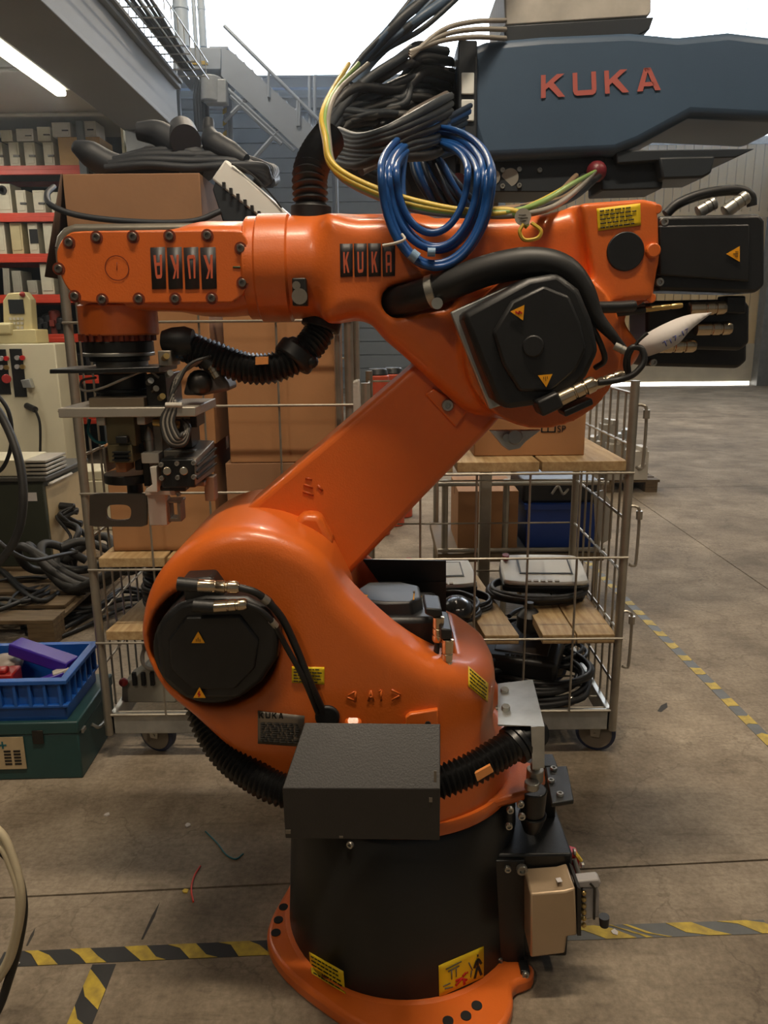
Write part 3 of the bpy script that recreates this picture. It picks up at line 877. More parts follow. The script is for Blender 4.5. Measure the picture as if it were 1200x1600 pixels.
b = B(); b.cyl(P(278, 912, yc), P(310, 915, yc), .0145, n=14); b.cyl(P(303, 946, yc - .012), P(335, 948, yc - .012), .0135, n=14); b.obj('connector_socket', BLACKP, mo)
c1 = [P(374, 918, yc), P(398, 925, yc), P(416, 938, 1.51), P(440, 965, 1.53), P(462, 1010, 1.545), P(484, 1065, 1.55), P(508, 1118, 1.575)]
c2 = [P(386, 944, yc - .012), P(408, 954, 1.49), P(428, 975, 1.50), P(447, 1010, 1.53), P(474, 1060, 1.54), P(500, 1122, 1.575)]
cable(R, c1, .0082); cable(R, c2, .0062)
b = B(); b.cyl(P(409, 933, 1.505), P(418, 940, 1.512), .0095, n=12); b.cyl(P(424, 970, 1.497), P(431, 978, 1.505), .0078, n=12); b.obj('cable_ferrule', STEEL, R)

# ---- axis 1 motor in the opening
mt = B(); mt.pprism([(562, 966), (690, 966), (692, 1085), (562, 1085)], 1.74, 1.94); m1o = mt.obj('axis_motor', BLACKP, R, bevel=.014)
zt = P(620, 950, 1.74).z - .03
b = B(); cap = [(-.115, .02), (-.09, -.05), (-.02, -.075), (.055, -.075), (.085, -.03), (.085, .07), (.03, .11), (-.07, .11)]
mc = P(612, 950, 1.82)
lo_r = [Vector((mc.x + x_, 1.83 + y_, zt - .03)) for x_, y_ in cap]; up_r = [Vector((mc.x + x_ * .84, 1.83 + y_ * .84, zt + .035)) for x_, y_ in cap]
n_ = len(cap)
b.add(lo_r + up_r, [tuple(range(n_ - 1, -1, -1)), tuple(range(n_, 2 * n_))] + [(k, (k + 1) % n_, n_ + (k + 1) % n_, n_ + k) for k in range(n_)])
co = b.obj('motor_cap', BLACKP, m1o, bevel=.006)
bvadd('m1', co)
tri_label(m1o, 567, 934, 8, 20, 'm1', bolt=False); tri_label(m1o, 650, 932, 8, -5, 'm1', bolt=False)
connector(R, P(685, 963, 1.675), P(684, 1002, 1.675), .0135); connector(R, P(700, 998, 1.655), P(697, 1047, 1.655), .0135)
b = B(); b.pprism([(664, 950), (690, 952), (692, 964), (676, 965), (664, 960)], 1.665, 1.76); b.pprism([(688, 982), (706, 984), (707, 1000), (688, 1000)], 1.645, 1.76); b.obj('connector_elbow', BLACKP, m1o, bevel=.004)
cable(R, [P(684, 1002, 1.675), P(681, 1025, 1.67), P(677, 1050, 1.68), P(672, 1070, 1.73)], .007); cable(R, [P(697, 1047, 1.655), P(691, 1060, 1.67), P(684, 1074, 1.72)], .007)
# black angle guard behind that motor
b = B(); b.pprism([(592, 909), (697, 909), (697, 985), (592, 985)], 1.985, 1.989); b.pprism([(566, 874), (697, 876), (697, 910), (592, 910)], 1.99, 1.994); b.obj('rear_guard_plate', BLACKM, R)

# ---- link arm
lk = [(690, 530), (645, 573), (520, 680), (345, 829), (330, 870), (345, 960), (400, 990), (480, 975), (556, 890), (660, 780), (762, 676), (830, 600), (800, 520)]
b = B(); b.pprism(lk, 1.79, 1.95); lko = b.obj('link_arm', ORANGE, R, bevel=.016, seg=4)
bvadd('link', lko)
b = B(); b.pprism([(440, 838), (472, 804), (500, 806), (522, 850), (510, 866), (470, 850)], 1.74, 1.80); b.obj('stop_buffer', ORANGE, R, bevel=.014, seg=3)
b = B(); b.pprism([(664, 616), (678, 607), (733, 640), (712, 668)], 1.78, 1.80); b.obj('bolt_pad', ORANGE, R, bevel=.004)
bolt(R, 699, 633, None, BOLT_L, 1.78)
b = B(); b.pprism([(765, 673), (846, 672), (822, 690), (812, 701), (795, 704), (785, 697)], 1.742, 1.76); gp = b.obj('connector_plate', GALV, R, bevel=.002)
b = B(); b.cyl(P(805, 683, 1.742), P(805, 683, 1.715), .018, .015, 16); b.cyl(P(792, 684, 1.742), P(792, 684, 1.722), .009, .009, 12); b.obj('connector', STEEL, gp)
sg = [((.05, .2), (.3, .1)), ((.1, .5), (.5, .4)), ((.2, .8), (.7, .65)), ((.6, .2), (.9, .3))]
strokes('cast_number', sg, [(478, 740), (515, 760), (490, 790), (465, 770)], .1, 'link', mat('orange_cast_number', (176, 74, 20), 0.5), R, .0016, n=1)

# ---- forearm casting
YF = 1.72
body = sm2([(500, 341), (560, 338), (640, 336), (770, 336), (850, 331), (905, 320), (1000, 313), (1024, 318), (1029, 350), (1028, 400), (1022, 445), (1012, 470), (985, 500), (1010, 545), (990, 580), (945, 615), (895, 643), (842, 658), (785, 656), (735, 648), (690, 612), (640, 565), (602, 532), (580, 508), (555, 497), (500, 494)], 4)
bodyw = xz(body, YF)
tA = P(392, 420, 1.85); tB = P(640, 416, 1.85)
hubc = P(842, 545, YF)
rear = xz([(905, 318), (1003, 311), (1027, 316), (1030, 400), (1019, 468), (950, 476), (925, 440)], 1.70)
oA = P(622, 470, YF); oB = P(690, 456, YF)
def f_arm(X, Y, Z):
    d2 = poly_sdf(X[:, 0, :], Z[:, 0, :], bodyw)[:, None, :] + 0 * Y
    d = ext(d2, Y, YF + .005, 2.0, .045)
    tb = capsule(X, Y, Z, tA, tB, .113)
    # flat ended tube with steps
    tb = np.maximum(tb, -(X - (tA.x - .005)))
    d = smin(d, tb, .025)
    dr = poly_sdf(X[:, 0, :], Z[:, 0, :], rear)[:, None, :] + 0 * Y
    d = smin(d, ext(dr, Y, 1.69, 2.0, .012), .02)
    hb = np.maximum(np.sqrt((X - hubc.x) ** 2 + (Z - hubc.z) ** 2) - .168, np.abs(Y - 1.79) - .125)
    d = smin(d, hb, .02)
    sl = np.maximum(capsule(X, 0 * Y, Z, (oA.x, 0, oA.z), (oB.x, 0, oB.z), .036), np.abs(Y - 1.70) - .12)
    d = smax(d, -sl, .012)
    return d
sdf_obj('forearm_casting', f_arm, (-.36, 1.62, 1.36), (.68, 2.08, 1.97), .0065, ORANGE, R, 'arm')
# collars on the tube
def ringx(name, px, r, wd, m=ORANGE, Yc=1.85, py=420):
    c = P(px, py, Yc); b = B(); b.lathe([(r - .006, -wd / 2), (r, -wd / 2 + .005), (r, wd / 2 - .005), (r - .006, wd / 2)], c, (1, 0, 0), 48); return b.obj(name, m, R)
ringx('tube_collar', 432, .119, .075); ringx('tube_collar', 402, .113, .04)
p = P(467, 457, 1.738)
b = B(); b.pprism([(456, 434), (478, 434), (480, 478), (457, 478)], 1.728, 1.765); po_ = b.obj('grease_plate', DKSTEEL, R, bevel=.003)
b = B(); b.cyl(P(468, 463, 1.728), P(468, 463, 1.720), .017, n=16); b.cyl(P(463, 446, 1.728), P(463, 446, 1.722), .009, n=12); b.obj('cap', GREYSTEEL, po_)
# logo panels on forearm
lx = [531, 553, 575, 597, 619]
for k in range(4):
    q = [(lx[k], 381 - k * .3), (lx[k + 1] - 2, 381 - k * .3), (lx[k + 1] - 2, 432 - k * .3), (lx[k] + 1, 433 - k * .3)]
    d_ = decal('logo_panel', q, 'arm', LOGO_K, R, nu=3, nv=4)
    qi = [(q[0][0] + 5, q[0][1] + 13), (q[1][0] - 5, q[1][1] + 13), (q[2][0] - 5, q[2][1] - 6), (q[3][0] + 5, q[3][1] - 6)]
    glyphs('logo_letter', 'KUKA'[k], GLYN, qi, 'arm', LOGO_O, d_, .0022)
# label and round cap on the rear housing
qy = [(932, 326), (1000, 318), (1001, 352), (934, 361)]
dd = decal('warning_label', qy, 'arm', YELLOW, R); label_lines(dd, qy, 'arm', 5, seed=9)
p, n = S(977, 393, 'arm'); b = B(); b.cyl(p + Vector((0, .02, 0)), p + Vector((0, -.004, 0)), .0395, n=32); b.obj('round_cap', BLACKP, R, bevel=.002)
p, n = S(1016, 392, 'arm'); b = B(); b.cyl(p + Vector((.004, .03, 0)), p + Vector((.004, -.012, 0)), .018, .015, 20); o = b.obj('boss', ORANGE, R, bevel=.003)
for (bx_, by_) in ((1026, 327), (1017, 466)):
    p = P(bx_, by_, 1.70); b = B(); b.cyl(p + Vector((0, .03, 0)), p + Vector((0, -.006, 0)), .010, n=12); b.obj('boss', ORANGE, R, bevel=.002)

# ---- hose from the oblong hole over the axis 3 motor
hp = [P(606, 474, 1.80), P(640, 466, 1.72), P(690, 450, 1.675), P(760, 423, 1.645), P(830, 410, 1.62), P(880, 418, 1.60), P(912, 450, 1.59), P(932, 495, 1.585), P(960, 528, 1.58), P(975, 548, 1.585)]
hs = sm(hp, 8); rr = []
for i in range(len(hs)):
    t_ = i / (len(hs) - 1); rr.append(.032 if t_ < .42 else max(.009, .032 - (t_ - .42) * .048))
b = B(); b.tube(hs, rr, 14); b.obj('cable_sleeve', RUBBER, R)
c_ = P(676, 455, 1.678); d_ = (P(690, 450, 1.675) - P(640, 466, 1.70)).normalized()
b = B(); b.cyl(c_ - d_ * .008, c_ + d_ * .008, .0345, n=24); o = b.obj('hose_clamp', STEEL, R)
b = B(); b.cyl(P(683, 474, 1.66), P(683, 474, 1.645), .012, n=14); b.obj('clamp_screw', STEEL, o)

# ---- axis 3 motor
b = B(); b.pprism([(704, 488), (838, 426), (880, 436), (905, 500), (880, 600), (765, 640)], 1.632, 1.66); b.obj('motor_mount_plate', GALV, R, bevel=.003)
m3p = [(722, 491), (826, 434), (872, 426), (906, 452), (926, 500), (937, 548), (918, 588), (890, 620), (850, 632), (790, 640), (774, 628), (748, 562)]
b = B(); b.pprism(m3p, 1.53, 1.645); m3 = b.obj('axis_motor', BLACKP, R, bevel=.012, seg=2, ang=14)
b = B(); b.pprism([(770, 520), (800, 470), (850, 446), (890, 462), (908, 505), (917, 545), (900, 580), (862, 612), (812, 612), (786, 570)], 1.515, 1.54); b.obj('motor_cap_face', BLACKP, m3, bevel=.006)
b = B(); b.cyl(P(833, 541, 1.515), P(833, 541, 1.508), .022, .02, 24); b.obj('centre_plug', BLACKP, m3, bevel=.002)
BV['m3'] = BVHTree.FromPolygons([tuple(v) for v in PP([(700, 420), (950, 420), (950, 660), (700, 660)], 1.513)], [(0, 1, 2, 3)])
tri_label(m3, 811, 488, 14, 175, 'm3'); tri_label(m3, 852, 592, 13, 275, 'm3', bolt=False)
bolt(R, 735, 504, None, BOLT_M, 1.632)
b = B(); b.pprism([(838, 628), (872, 612), (882, 636), (848, 652)], 1.49, 1.56); b.obj('connector_elbow', BLACKP, m3, bevel=.005)
connector(R, P(872, 626, 1.51), P(930, 598, 1.51), .0155)
connector(R, P(920, 604, 1.56), P(975, 585, 1.56), .011)
b = B(); b.pprism([(880, 642), (925, 622), (928, 632), (884, 652)], 1.50, 1.56); b.obj('connector_socket', BLACKP, m3, bevel=.003)
cable(R, [P(935, 598, 1.51), P(965, 594, 1.51), P(990, 585, 1.50), P(1006, 565, 1.50), P(1002, 545, 1.505), P(985, 545, 1.51), P(978, 570, 1.52), P(985, 590, 1.53)], .0062)
cable(R, [P(985, 592, 1.52), P(983, 560, 1.51), P(996, 535, 1.505), P(1012, 520, 1.50)], .0035)
connector(R, P(960, 540, 1.57), P(984, 552, 1.56), .008, STEEL)
cable(R, [P(900, 470, 1.60), P(930, 520, 1.59), P(945, 560, 1.60), P(930, 575, 1.62)], .006, RUBBER)
cable(R, [P(870, 480, 1.60), P(955, 480, 1.64), P(990, 478, 1.66)], .012, RUBBER)

# ---- wrist motors behind the forearm: three stacked black motors
def wrist_motor(x0, y0, x1, y1, Yn, Yf, taper=6):
    b = B(); b.pprism([(x0, y0), (x1 - 8, y0 - 3), (x1, y0 + 8), (x1, y1 - 12), (x1 - 14, y1), (x0, y1 - 4)], Yn, Yf)
    return b.obj('wrist_motor', BLACKP, R, bevel=.008)
wm = wrist_motor(1028, 337, 1196, 458, 1.74, 1.88)
b = B(); b.pprism([(1030, 352), (1172, 350), (1172, 440), (1030, 430)], 1.728, 1.745); b.obj('motor_side_panel', BLACKP, wm, bevel=.004)
BV['wm'] = BVHTree.FromPolygons([tuple(v) for v in PP([(1020, 330), (1200, 330), (1200, 460), (1020, 460)], 1.727)], [(0, 1, 2, 3)])
tri_label(wm, 1148, 397, 14, 180, 'wm', bolt=False)
wrist_motor(1010, 470, 1172, 548, 1.80, 1.93); wrist_motor(1005, 520, 1168, 576, 1.86, 2.0)
b = B(); b.pprism([(1135, 462), (1166, 462), (1166, 490), (1135, 490)], 1.77, 1.82); b.obj('connector_elbow', BLACKP, wm, bevel=.004)
connector(R, P(1076, 483, 1.755), P(1133, 481, 1.755), .0155); connector(R, P(1086, 514, 1.78), P(1142, 513, 1.78), .0155); connector(R, P(1025, 541, 1.79), P(1086, 540, 1.79), .0155)
connector(R, P(1006, 484, 1.72), P(1066, 477, 1.72), .006, BRASS)
cable(R, [P(940, 492, 1.70), P(985, 487, 1.72), P(1008, 484, 1.72)], .0075)
for (bx_, by_) in ((1037, 347), (1030, 441), (1020, 566)):
    bolt(R, bx_, by_, None, BOLT_M, 1.735 if by_ < 500 else 1.855)
# cable looping over the top motor with two plugs
cable(R, [P(1040, 335, 1.86), P(1060, 318, 1.86), P(1100, 303, 1.86), P(1150, 297, 1.86), P(1172, 306, 1.86), P(1175, 322, 1.86)], .0115, RUBBER)
connector(R, P(1090, 332, 1.84), P(1118, 316, 1.84), .014, STEEL); connector(R, P(1132, 332, 1.84), P(1168, 306, 1.84), .015, STEEL)
# paper tag hanging there
tg_ = B(); tp = sm([P(992, 541, 1.70), P(1006, 524, 1.69), P(1040, 505, 1.685), P(1075, 492, 1.69), P(1112, 488, 1.70)], 4); bt = sm([P(1013, 557, 1.69), P(1035, 549, 1.68), P(1060, 537, 1.675), P(1080, 515, 1.68), P(1112, 489, 1.70)], 4)
nn = len(tp); tg_.add(tp + bt, [(k, k + 1, nn + k + 1, nn + k) for k in range(nn - 1)])
tgo = tg_.obj('paper_tag', PAPER); tag(tgo, 'crumpled white paper tag tied to the robot cables beside the black motor', 'tag')
md = tgo.modifiers.new('t', 'SOLIDIFY'); md.thickness = .0005
BV['tag'] = BVHTree.FromPolygons([tuple(v) for v in tp + bt], [(k, k + 1, nn + k + 1, nn + k) for k in range(nn - 1)])
strokes('handwriting', [((.0, .2), (.1, .1)), ((.1, .1), (.1, .8)), ((.15, .2), (.2, .2)), ((.28, .2), (.28, .8)), ((.38, .2), (.5, .2)), ((.5, .2), (.42, .8)), ((.58, .5), (.66, .5)), ((.74, .1), (.74, .8)), ((.84, .2), (.94, .2)), ((.94, .2), (.86, .8))], [(1034, 534), (1076, 510), (1080, 520), (1038, 546)], .1, 'tag', mat('blue_pen', (50, 60, 120), 0.6), tgo, .001, n=1, aspect=3)

# ---- wrist
YW = 1.745
wr = [(88, 402), (93, 381), (106, 366), (130, 361), (250, 360), (365, 360), (380, 366), (387, 380), (388, 420), (384, 452), (366, 470), (340, 473), (140, 473), (112, 458), (96, 434)]
wrs = sm2(wr, 3)
b = B(); b.pprism(wrs, YW, YW + .03); wo = b.obj('wrist_cover', ORANGE, R, bevel=.006, seg=3)
bvadd('wrist', wo)
wbw = xz([(100, 402), (110, 372), (140, 362), (250, 360), (370, 360), (398, 372), (402, 420), (398, 478), (360, 488), (250, 486), (135, 482), (112, 455)], 1.80)
tC = P(398, 420, 1.85); tD = P(330, 420, 1.85)
def f_wr(X, Y, Z):
    d2 = poly_sdf(X[:, 0, :], Z[:, 0, :], wbw)[:, None, :] + 0 * Y
    d = ext(d2, Y, YW + .025, 1.95, .02)
    d = smin(d, np.maximum(capsule(X, Y, Z, tC, tD, .102), X - tC.x), .03)
    return d
sdf_obj('wrist_casting', f_wr, (-.80, 1.70, 1.62), (-.26, 2.0, 1.90), .007, ORANGE, R, 'wristb')
WB = [(108, 379), (151, 371), (208, 370), (265, 369), (324, 368), (376, 388), (379, 442), (331, 466), (274, 467), (217, 467), (160, 468), (117, 463), (92, 420)]
RC = B(); RC.cyl((0, 0, 0), (0, 0, .0015), .0135, n=16); RCM = RC.mesh('recess', ORANGE_D)
for x_, y_ in WB:
    p, n = S(x_, y_, 'wrist', YW)
    inst('bolt_recess', RCM, wo, p, track((0, -1, 0))); inst('bolt', BOLT_D, wo, p, track((0, -1, 0)))
b = B(); 
for k in range(40):
    a_ = 2 * math.pi * k / 40; a2_ = 2 * math.pi * (k + 1) / 40
    c_ = P(183, 419, YW)
    q = lambda r, a: c_ + Vector((r * math.cos(a), -.0012, r * math.sin(a)))
    b.add([q(.0265, a_), q(.0265, a2_), q(.0245, a2_), q(.0245, a_)], [(0, 1, 2, 3)])
b.obj('engraved_ring', ORANGE_D, wo)
strokes('engraved_mark', [((.5, .1), (.5, .9))], [(178, 408), (188, 408), (188, 424), (178, 424)], .1, 'wrist', ORANGE_D, wo, .0012, n=1)
lx = [235, 261, 287, 313, 340]
for k in range(4):
    q = [(lx[k], 387), (lx[k + 1] - 3, 386), (lx[k + 1] - 1, 451), (lx[k] + 3, 452)]
    d_ = decal('logo_panel', q, 'wrist', LOGO_K, wo, nu=1, nv=1)
    qi = [(q[2][0] - 6, q[2][1] - 16), (q[3][0] + 6, q[3][1] - 16), (q[0][0] + 5, q[0][1] + 12), (q[1][0] - 4, q[1][1] + 12)]
    glyphs('logo_letter', 'AKUK'[k], GLYN, qi, 'wrist', LOGO_O, d_, .0022)
# green paint ticks
strokes('paint_tick', [((.05, .5), (.95, .5))], [(363, 414), (382, 414), (382, 421), (363, 421)], .4, 'wrist', mat('green_tick', (70, 90, 60), 0.6), wo, .0012, n=1)
# wrist flange and tool changer stack
tc = P(184, 500, 1.85)
b = B(); b.vcyl(124, 243, 476, 524, 1.85, 48); b.obj('wrist_flange', ORANGE, R, bevel=.004)
b = B(); b.vcyl(134, 234, 522, 534, 1.85, 48); b.obj('flange_ring', mat('dark_orange_ring', (176, 66, 20), 0.45), R)
rr_ = 54 * mpp(184, 527, 1.85)
BT = B(); BT.cyl((0, 0, -.008), (0, 0, .008), .0065, n=8); BTM = BT.mesh('ring_bolt', ORANGE_D)
cz = P(184, 527, 1.85)
for k in range(22):
    a_ = 2 * math.pi * k / 22
    inst('bolt', BTM, R, (cz.x + rr_ * math.cos(a_), 1.85 + rr_ * math.sin(a_), cz.z))

# ---- base side: guard plate, hoses, brackets, connector box
g1 = [P(476, 1129, 1.50), P(688, 1131, 1.50)]; g2 = [P(441, 1232, 1.40), P(688, 1233, 1.40)]; g3 = [P(446, 1310, 1.40), P(687, 1313, 1.40)]
b = B(); b.add(g1 + g2 + g3, [(0, 1, 3, 2), (2, 3, 5, 4)])
go = b.obj('cable_guard', GUARD, R, ang=0); md = go.modifiers.new('t', 'SOLIDIFY'); md.thickness = .004; md.offset = -1
md = go.modifiers.new('bv', 'BEVEL'); md.width = .006; md.segments = 3; md.limit_method = 'ANGLE'; md.angle_limit = math.radians(15)
b = B()
for ps in (((481, 1137), (448, 1240), (452, 1303), (470, 1298), (486, 1180)), ((680, 1135), (680, 1240), (680, 1305), (680, 1300), (680, 1180))):
    b.add([P(*q, y_) for q, y_ in zip(ps, (1.5, 1.41, 1.41, 1.53, 1.6))], [(0, 1, 2, 3, 4)])
o = b.obj('guard_side', GUARD, go, ang=0); md = o.modifiers.new('t', 'SOLIDIFY'); md.thickness = .003
for (x_, y_, w_, h_) in ((680, 1215, 4, 20), (673, 1250, 5, 7), (450, 1300, 8, 6), (533, 1308, 6, 3)):
    q = [(x_ - w_ / 2, y_ - h_ / 2), (x_ + w_ / 2, y_ - h_ / 2), (x_ + w_ / 2, y_ + h_ / 2), (x_ - w_ / 2, y_ + h_ / 2)]
    b = B(); b.prism([P(a_, c_, 1.3985 if y_ > 1232 else 1.41) for a_, c_ in q], (0, .001, 0)); b.obj('paint_chip', mat('bare_metal_chip', (120, 112, 100), .5, .4), go)
hp = [P(308, 1085, 1.70), P(322, 1130, 1.66), P(353, 1178, 1.61), P(402, 1216, 1.56), P(455, 1238, 1.53), P(560, 1248, 1.50), P(660, 1230, 1.50), P(735, 1203, 1.525), P(785, 1174, 1.56), P(812, 1158, 1.59), P(828, 1150, 1.63), P(834, 1146, 1.70)]
b = B(); hose(b, hp, .038, .0125, .22, 18); b.obj('corrugated_hose', HOSE, R)
b = B(); b.lathe([(.040, -.02), (.046, -.018), (.046, -.006), (.042, -.004), (.046, -.002), (.046, .008), (.042, .01)], P(810, 1159, 1.588), (1, .55, .5), 24); b.obj('hose_collar', HOSE, R)
b = B(); b.pprism([(742, 1209), (766, 1196), (771, 1206), (746, 1221)], 1.487, 1.495); o = b.obj('hose_label', mat('orange_hose_label', (214, 140, 76), .5), R)
# galvanised bracket on the right of the carousel
k1 = [P(778, 1068, 1.78), P(830, 1062, 1.78), P(848, 1135, 1.55), P(778, 1132, 1.55)]
k2 = [P(833, 1200, 1.685), P(848, 1198, 1.68)]
_n = (k1[1] - k1[0]).cross(k1[2] - k1[0]); _d = ray(778, 1132); k1[3] = C0 + _d * ((k1[0] - C0).dot(_n) / _d.dot(_n))
b = B(); b.add(k1 + [P(848, 1200, 1.55), P(832, 1202, 1.55), P(830, 1136, 1.55)], [(0, 1, 2, 3), (6, 2, 4, 5)])
b.add([P(830, 1062, 1.78), P(848, 1135, 1.55), P(848, 1200, 1.55), P(832, 1130, 1.78)], [(0, 1, 2, 3)])
o = b.obj('hose_bracket', GALV, R, ang=0); md = o.modifiers.new('t', 'SOLIDIFY'); md.thickness = .004
for (x_, y_) in ((788, 1081), (790, 1108)):
    b = B(); q = P(x_, y_, 1.78 - (y_ - 1068) / 67 * .23); b.cyl(q - Vector((0, 0, .006)), q + Vector((0, -.003, .010)), .010, n=6); b.obj('bolt', STEEL, o)
b = B(); q = P(836, 1208, 1.68); b.cyl(q + Vector((0, 0, -.02)), q + Vector((0, 0, .012)), .021, n=20); b.cyl(q + Vector((0, 0, .01)), q + Vector((0, 0, .03)), .012, n=12); b.cyl(P(831, 1226, 1.65) - Vector((0, 0, .01)), P(831, 1226, 1.65) + Vector((0, 0, .008)), .018, n=16); b.obj('pivot_bolt', STEEL, R, bevel=.002)
# black housing on the right of the base
zt = .355
b = B(); b.prism([Vector((.22, 1.655, .05)), Vector((.462, 1.655, .05)), Vector((.462, 1.86, .05)), Vector((.22, 2.05, .05))], (0, 0, zt - .05)); bh = b.obj('base_housing', BLACKM, R, bevel=.006)
b = B(); b.pprism([(772, 1345), (820, 1345), (820, 1520), (772, 1530)], 1.645, 1.66); b.obj('side_flange', BLACKM, bh, bevel=.003)
for (x_, y_) in ((793, 1357), (780, 1500), (795, 1290), (797, 1265), (813, 1256), (815, 1275)):
    bolt(R, x_, y_, None, BOLT_M, 1.644 if y_ > 1300 else 1.63)
bolt(R, 815, 1357, None, BOLT_L, 1.644)
# tray bracket above it
b = B(); b.prism([F(852, 1198, .52), F(886, 1196, .52), F(897, 1250, .52), F(862, 1255, .52)], (0, 0, -.012)); b.bb((.37, 1.80, .355), (.45, 1.86, .51)); tb_ = b.obj('tray_bracket', BLACKM, R, bevel=.003)
for (x_, y_) in ((865, 1203), (861, 1222), (875, 1243)):
    inst('bolt', BOLT_M, tb_, F(x_, y_, .519))
b = B(); q = P(836, 1240, 1.68); b.cyl(q + Vector((0, .02, .0)), q + Vector((0, .02, -.07)), .034, .03, 20); b.cyl(q + Vector((0, .02, -.07)), q + Vector((0, .02, -.12)), .036, .02, 20); b.obj('cable_entry', BLACKM, R, bevel=.003)
# beige connector box
b = B(); b.pprism([(829, 1397), (882, 1393), (899, 1388), (902, 1462), (886, 1464), (883, 1490), (829, 1497)], 1.56, 1.65); bxo = b.obj('connector_box', BEIGEBOX, R, bevel=.005)
b = B(); b.prism([P(866, 1369, 1.625), P(874, 1368, 1.625), P(879, 1378, 1.575), P(871, 1379, 1.575)], (0, 0, .001)); b.rot(Matrix.Identity(3), (0, 0, 0)); b.obj('box_label', PAPER, bxo)
connx = B(); connx.pprism([(902, 1386), (908, 1390), (908, 1462), (902, 1462)], 1.565, 1.65); connx.obj('box_edge', DKSTEEL, bxo)
b = B()
for y_ in range(1395, 1450, 10):
    b.ball(P(912, y_, 1.60), .007, 8, 6)
b.obj('terminal', BRASS, bxo)
# grey plug with lever beside it
b = B(); b.pprism([(910, 1388), (934, 1386), (937, 1398), (936, 1434), (911, 1438)], 1.60, 1.635); pg = b.obj('plug_housing', GREYPL, R, bevel=.004)
b = B(); b.pprism([(896, 1378), (936, 1374), (940, 1380), (936, 1388), (898, 1388)], 1.595, 1.625); b.obj('plug_lever', GREYPL, pg, bevel=.004)
b = B(); b.tube([P(922, 1380, 1.595), P(929, 1388, 1.592), P(928, 1436, 1.592)], .003, 6); b.obj('lever_wire', DKSTEEL, pg)
b = B(); b.cyl(P(944, 1432, 1.60), P(944, 1446, 1.60), .013, .011, 14); b.obj('plug_cap', RUBBER, pg)
b = B(); b.pprism([(893, 1336), (906, 1340), (905, 1366), (893, 1366)], 1.68, 1.72); o = b.obj('red_switch', REDSW, R, bevel=.003)
b = B(); b.tube([P(896, 1330, 1.69), P(903, 1338, 1.68), P(908, 1345, 1.68)], .005, 6); b.obj('earth_wire', YELW, o)
b = B(); b.cyl(P(896, 1331, 1.68), P(899, 1331, 1.68), .008, n=8); b.cyl(P(908, 1352, 1.68), P(912, 1352, 1.68), .007, n=8); b.tube([P(897, 1342, 1.675), P(906, 1370, 1.66)], .006, 8); b.obj('switch_bolt', STEEL, o)
b = B(); b.pprism([(814, 1517), (828, 1517), (829, 1536), (813, 1536)], 1.605, 1.64); b.obj('foot_clamp', BLACKM, R, bevel=.002); bolt(R, 821, 1522, None, BOLT_M, 1.604)
# hose up from the forearm top and hose under the forearm
b = B(); hose(b, [P(486, 352, 1.86), P(485, 310, 1.86), P(484, 278, 1.87), P(489, 256, 1.89), P(499, 236, 1.92), P(512, 218, 1.96)], .041, .0135, .2, 18); b.obj('corrugated_hose', HOSE, R)
b = B(); b.cyl(P(486, 345, 1.86), P(486, 322, 1.86), .046, n=24); b.obj('hose_socket', RUBBER, R, bevel=.003)
b = B(); hose(b, [P(505, 488, 1.86), P(498, 520, 1.85), P(472, 552, 1.82), P(430, 574, 1.80), P(385, 575, 1.80), P(335, 558, 1.81), P(300, 545, 1.82), P(282, 538, 1.83)], .037, .0115, .18, 18); lh = b.obj('corrugated_hose', HOSE, R)
b = B(); b.cyl(P(470, 546, 1.825), P(455, 566, 1.815), .049, n=24); b.ball(P(458, 538, 1.80), .018, 10, 6); b.ball(P(487, 565, 1.80), .016, 10, 6); b.obj('hose_clamp', RUBBER, lh, bevel=.006)
b = B(); b.cyl(P(505, 495, 1.86), P(500, 514, 1.855), .046, n=24); b.obj('hose_socket', RUBBER, lh, bevel=.003)
b = B(); b.pprism([(399, 558), (419, 557), (419, 569), (399, 570)], 1.758, 1.765); b.obj('hose_label', MATS['orange_hose_label'], lh)
b = B(); b.lathe([(.028, 0), (.034, .02), (.03, .05), (.022, .07)], P(302, 534, 1.80), (-1, 0, .05), 18); b.obj('hose_end_cone', RUBBER, lh)

# ================================================================== GRIPPER TOOL on the wrist
tp = P(184, 820, 1.85)
G = thing('gripper', 'grey and black pneumatic gripper tool hanging under the orange robot wrist', 'gripper', tp)
def vc(name, x0, x1, y0, y1, m, Yc=1.85, bev=.002):
    b = B(); b.vcyl(x0, x1, y0, y1, Yc, 40); return b.obj(name, m, G, bevel=bev)
def pb(name, x0, y0, x1, y1, Yn, Yf, m, bev=.002, par=None):
    b = B(); b.pbox(x0, y0, x1, y1, Yn, Yf); return b.obj(name, m, par or G, bevel=bev)
vc('adapter_disc', 133, 238, 533, 551, DKSTEEL); vc('adapter_ring', 132, 240, 550, 556, STEEL); vc('changer_disc', 142, 232, 556, 564, DKSTEEL)
vc('ribbed_ring', 152, 230, 562, 577, GREYSTEEL); vc('changer_body', 156, 228, 583, 621, DKSTEEL); vc('lower_disc', 150, 236, 606, 612, BLACKM)
b = B(); b.prism([P(77, 577, 1.74), P(122, 577, 1.74), P(248, 573, 1.74), P(248, 582, 1.74), P(77, 584, 1.74)], (0, .16, 0)); b.obj('locking_bar', BLACKM, G, bevel=.002)
pb('side_module', 226, 585, 262, 640, 1.78, 1.92, DKSTEEL); pb('side_block', 246, 548, 268, 572, 1.76, 1.84, GREYSTEEL)
for i, (x_, y_) in enumerate(((256, 560), (262, 586), (240, 610), (250, 622), (232, 598))):
    b = B(); q = P(x_, y_, 1.765); b.cyl(q, q + Vector((.012, -.02, .006)), .007, n=10); b.obj('fitting', (BRASS, STEEL, CHROME)[i % 3], G)
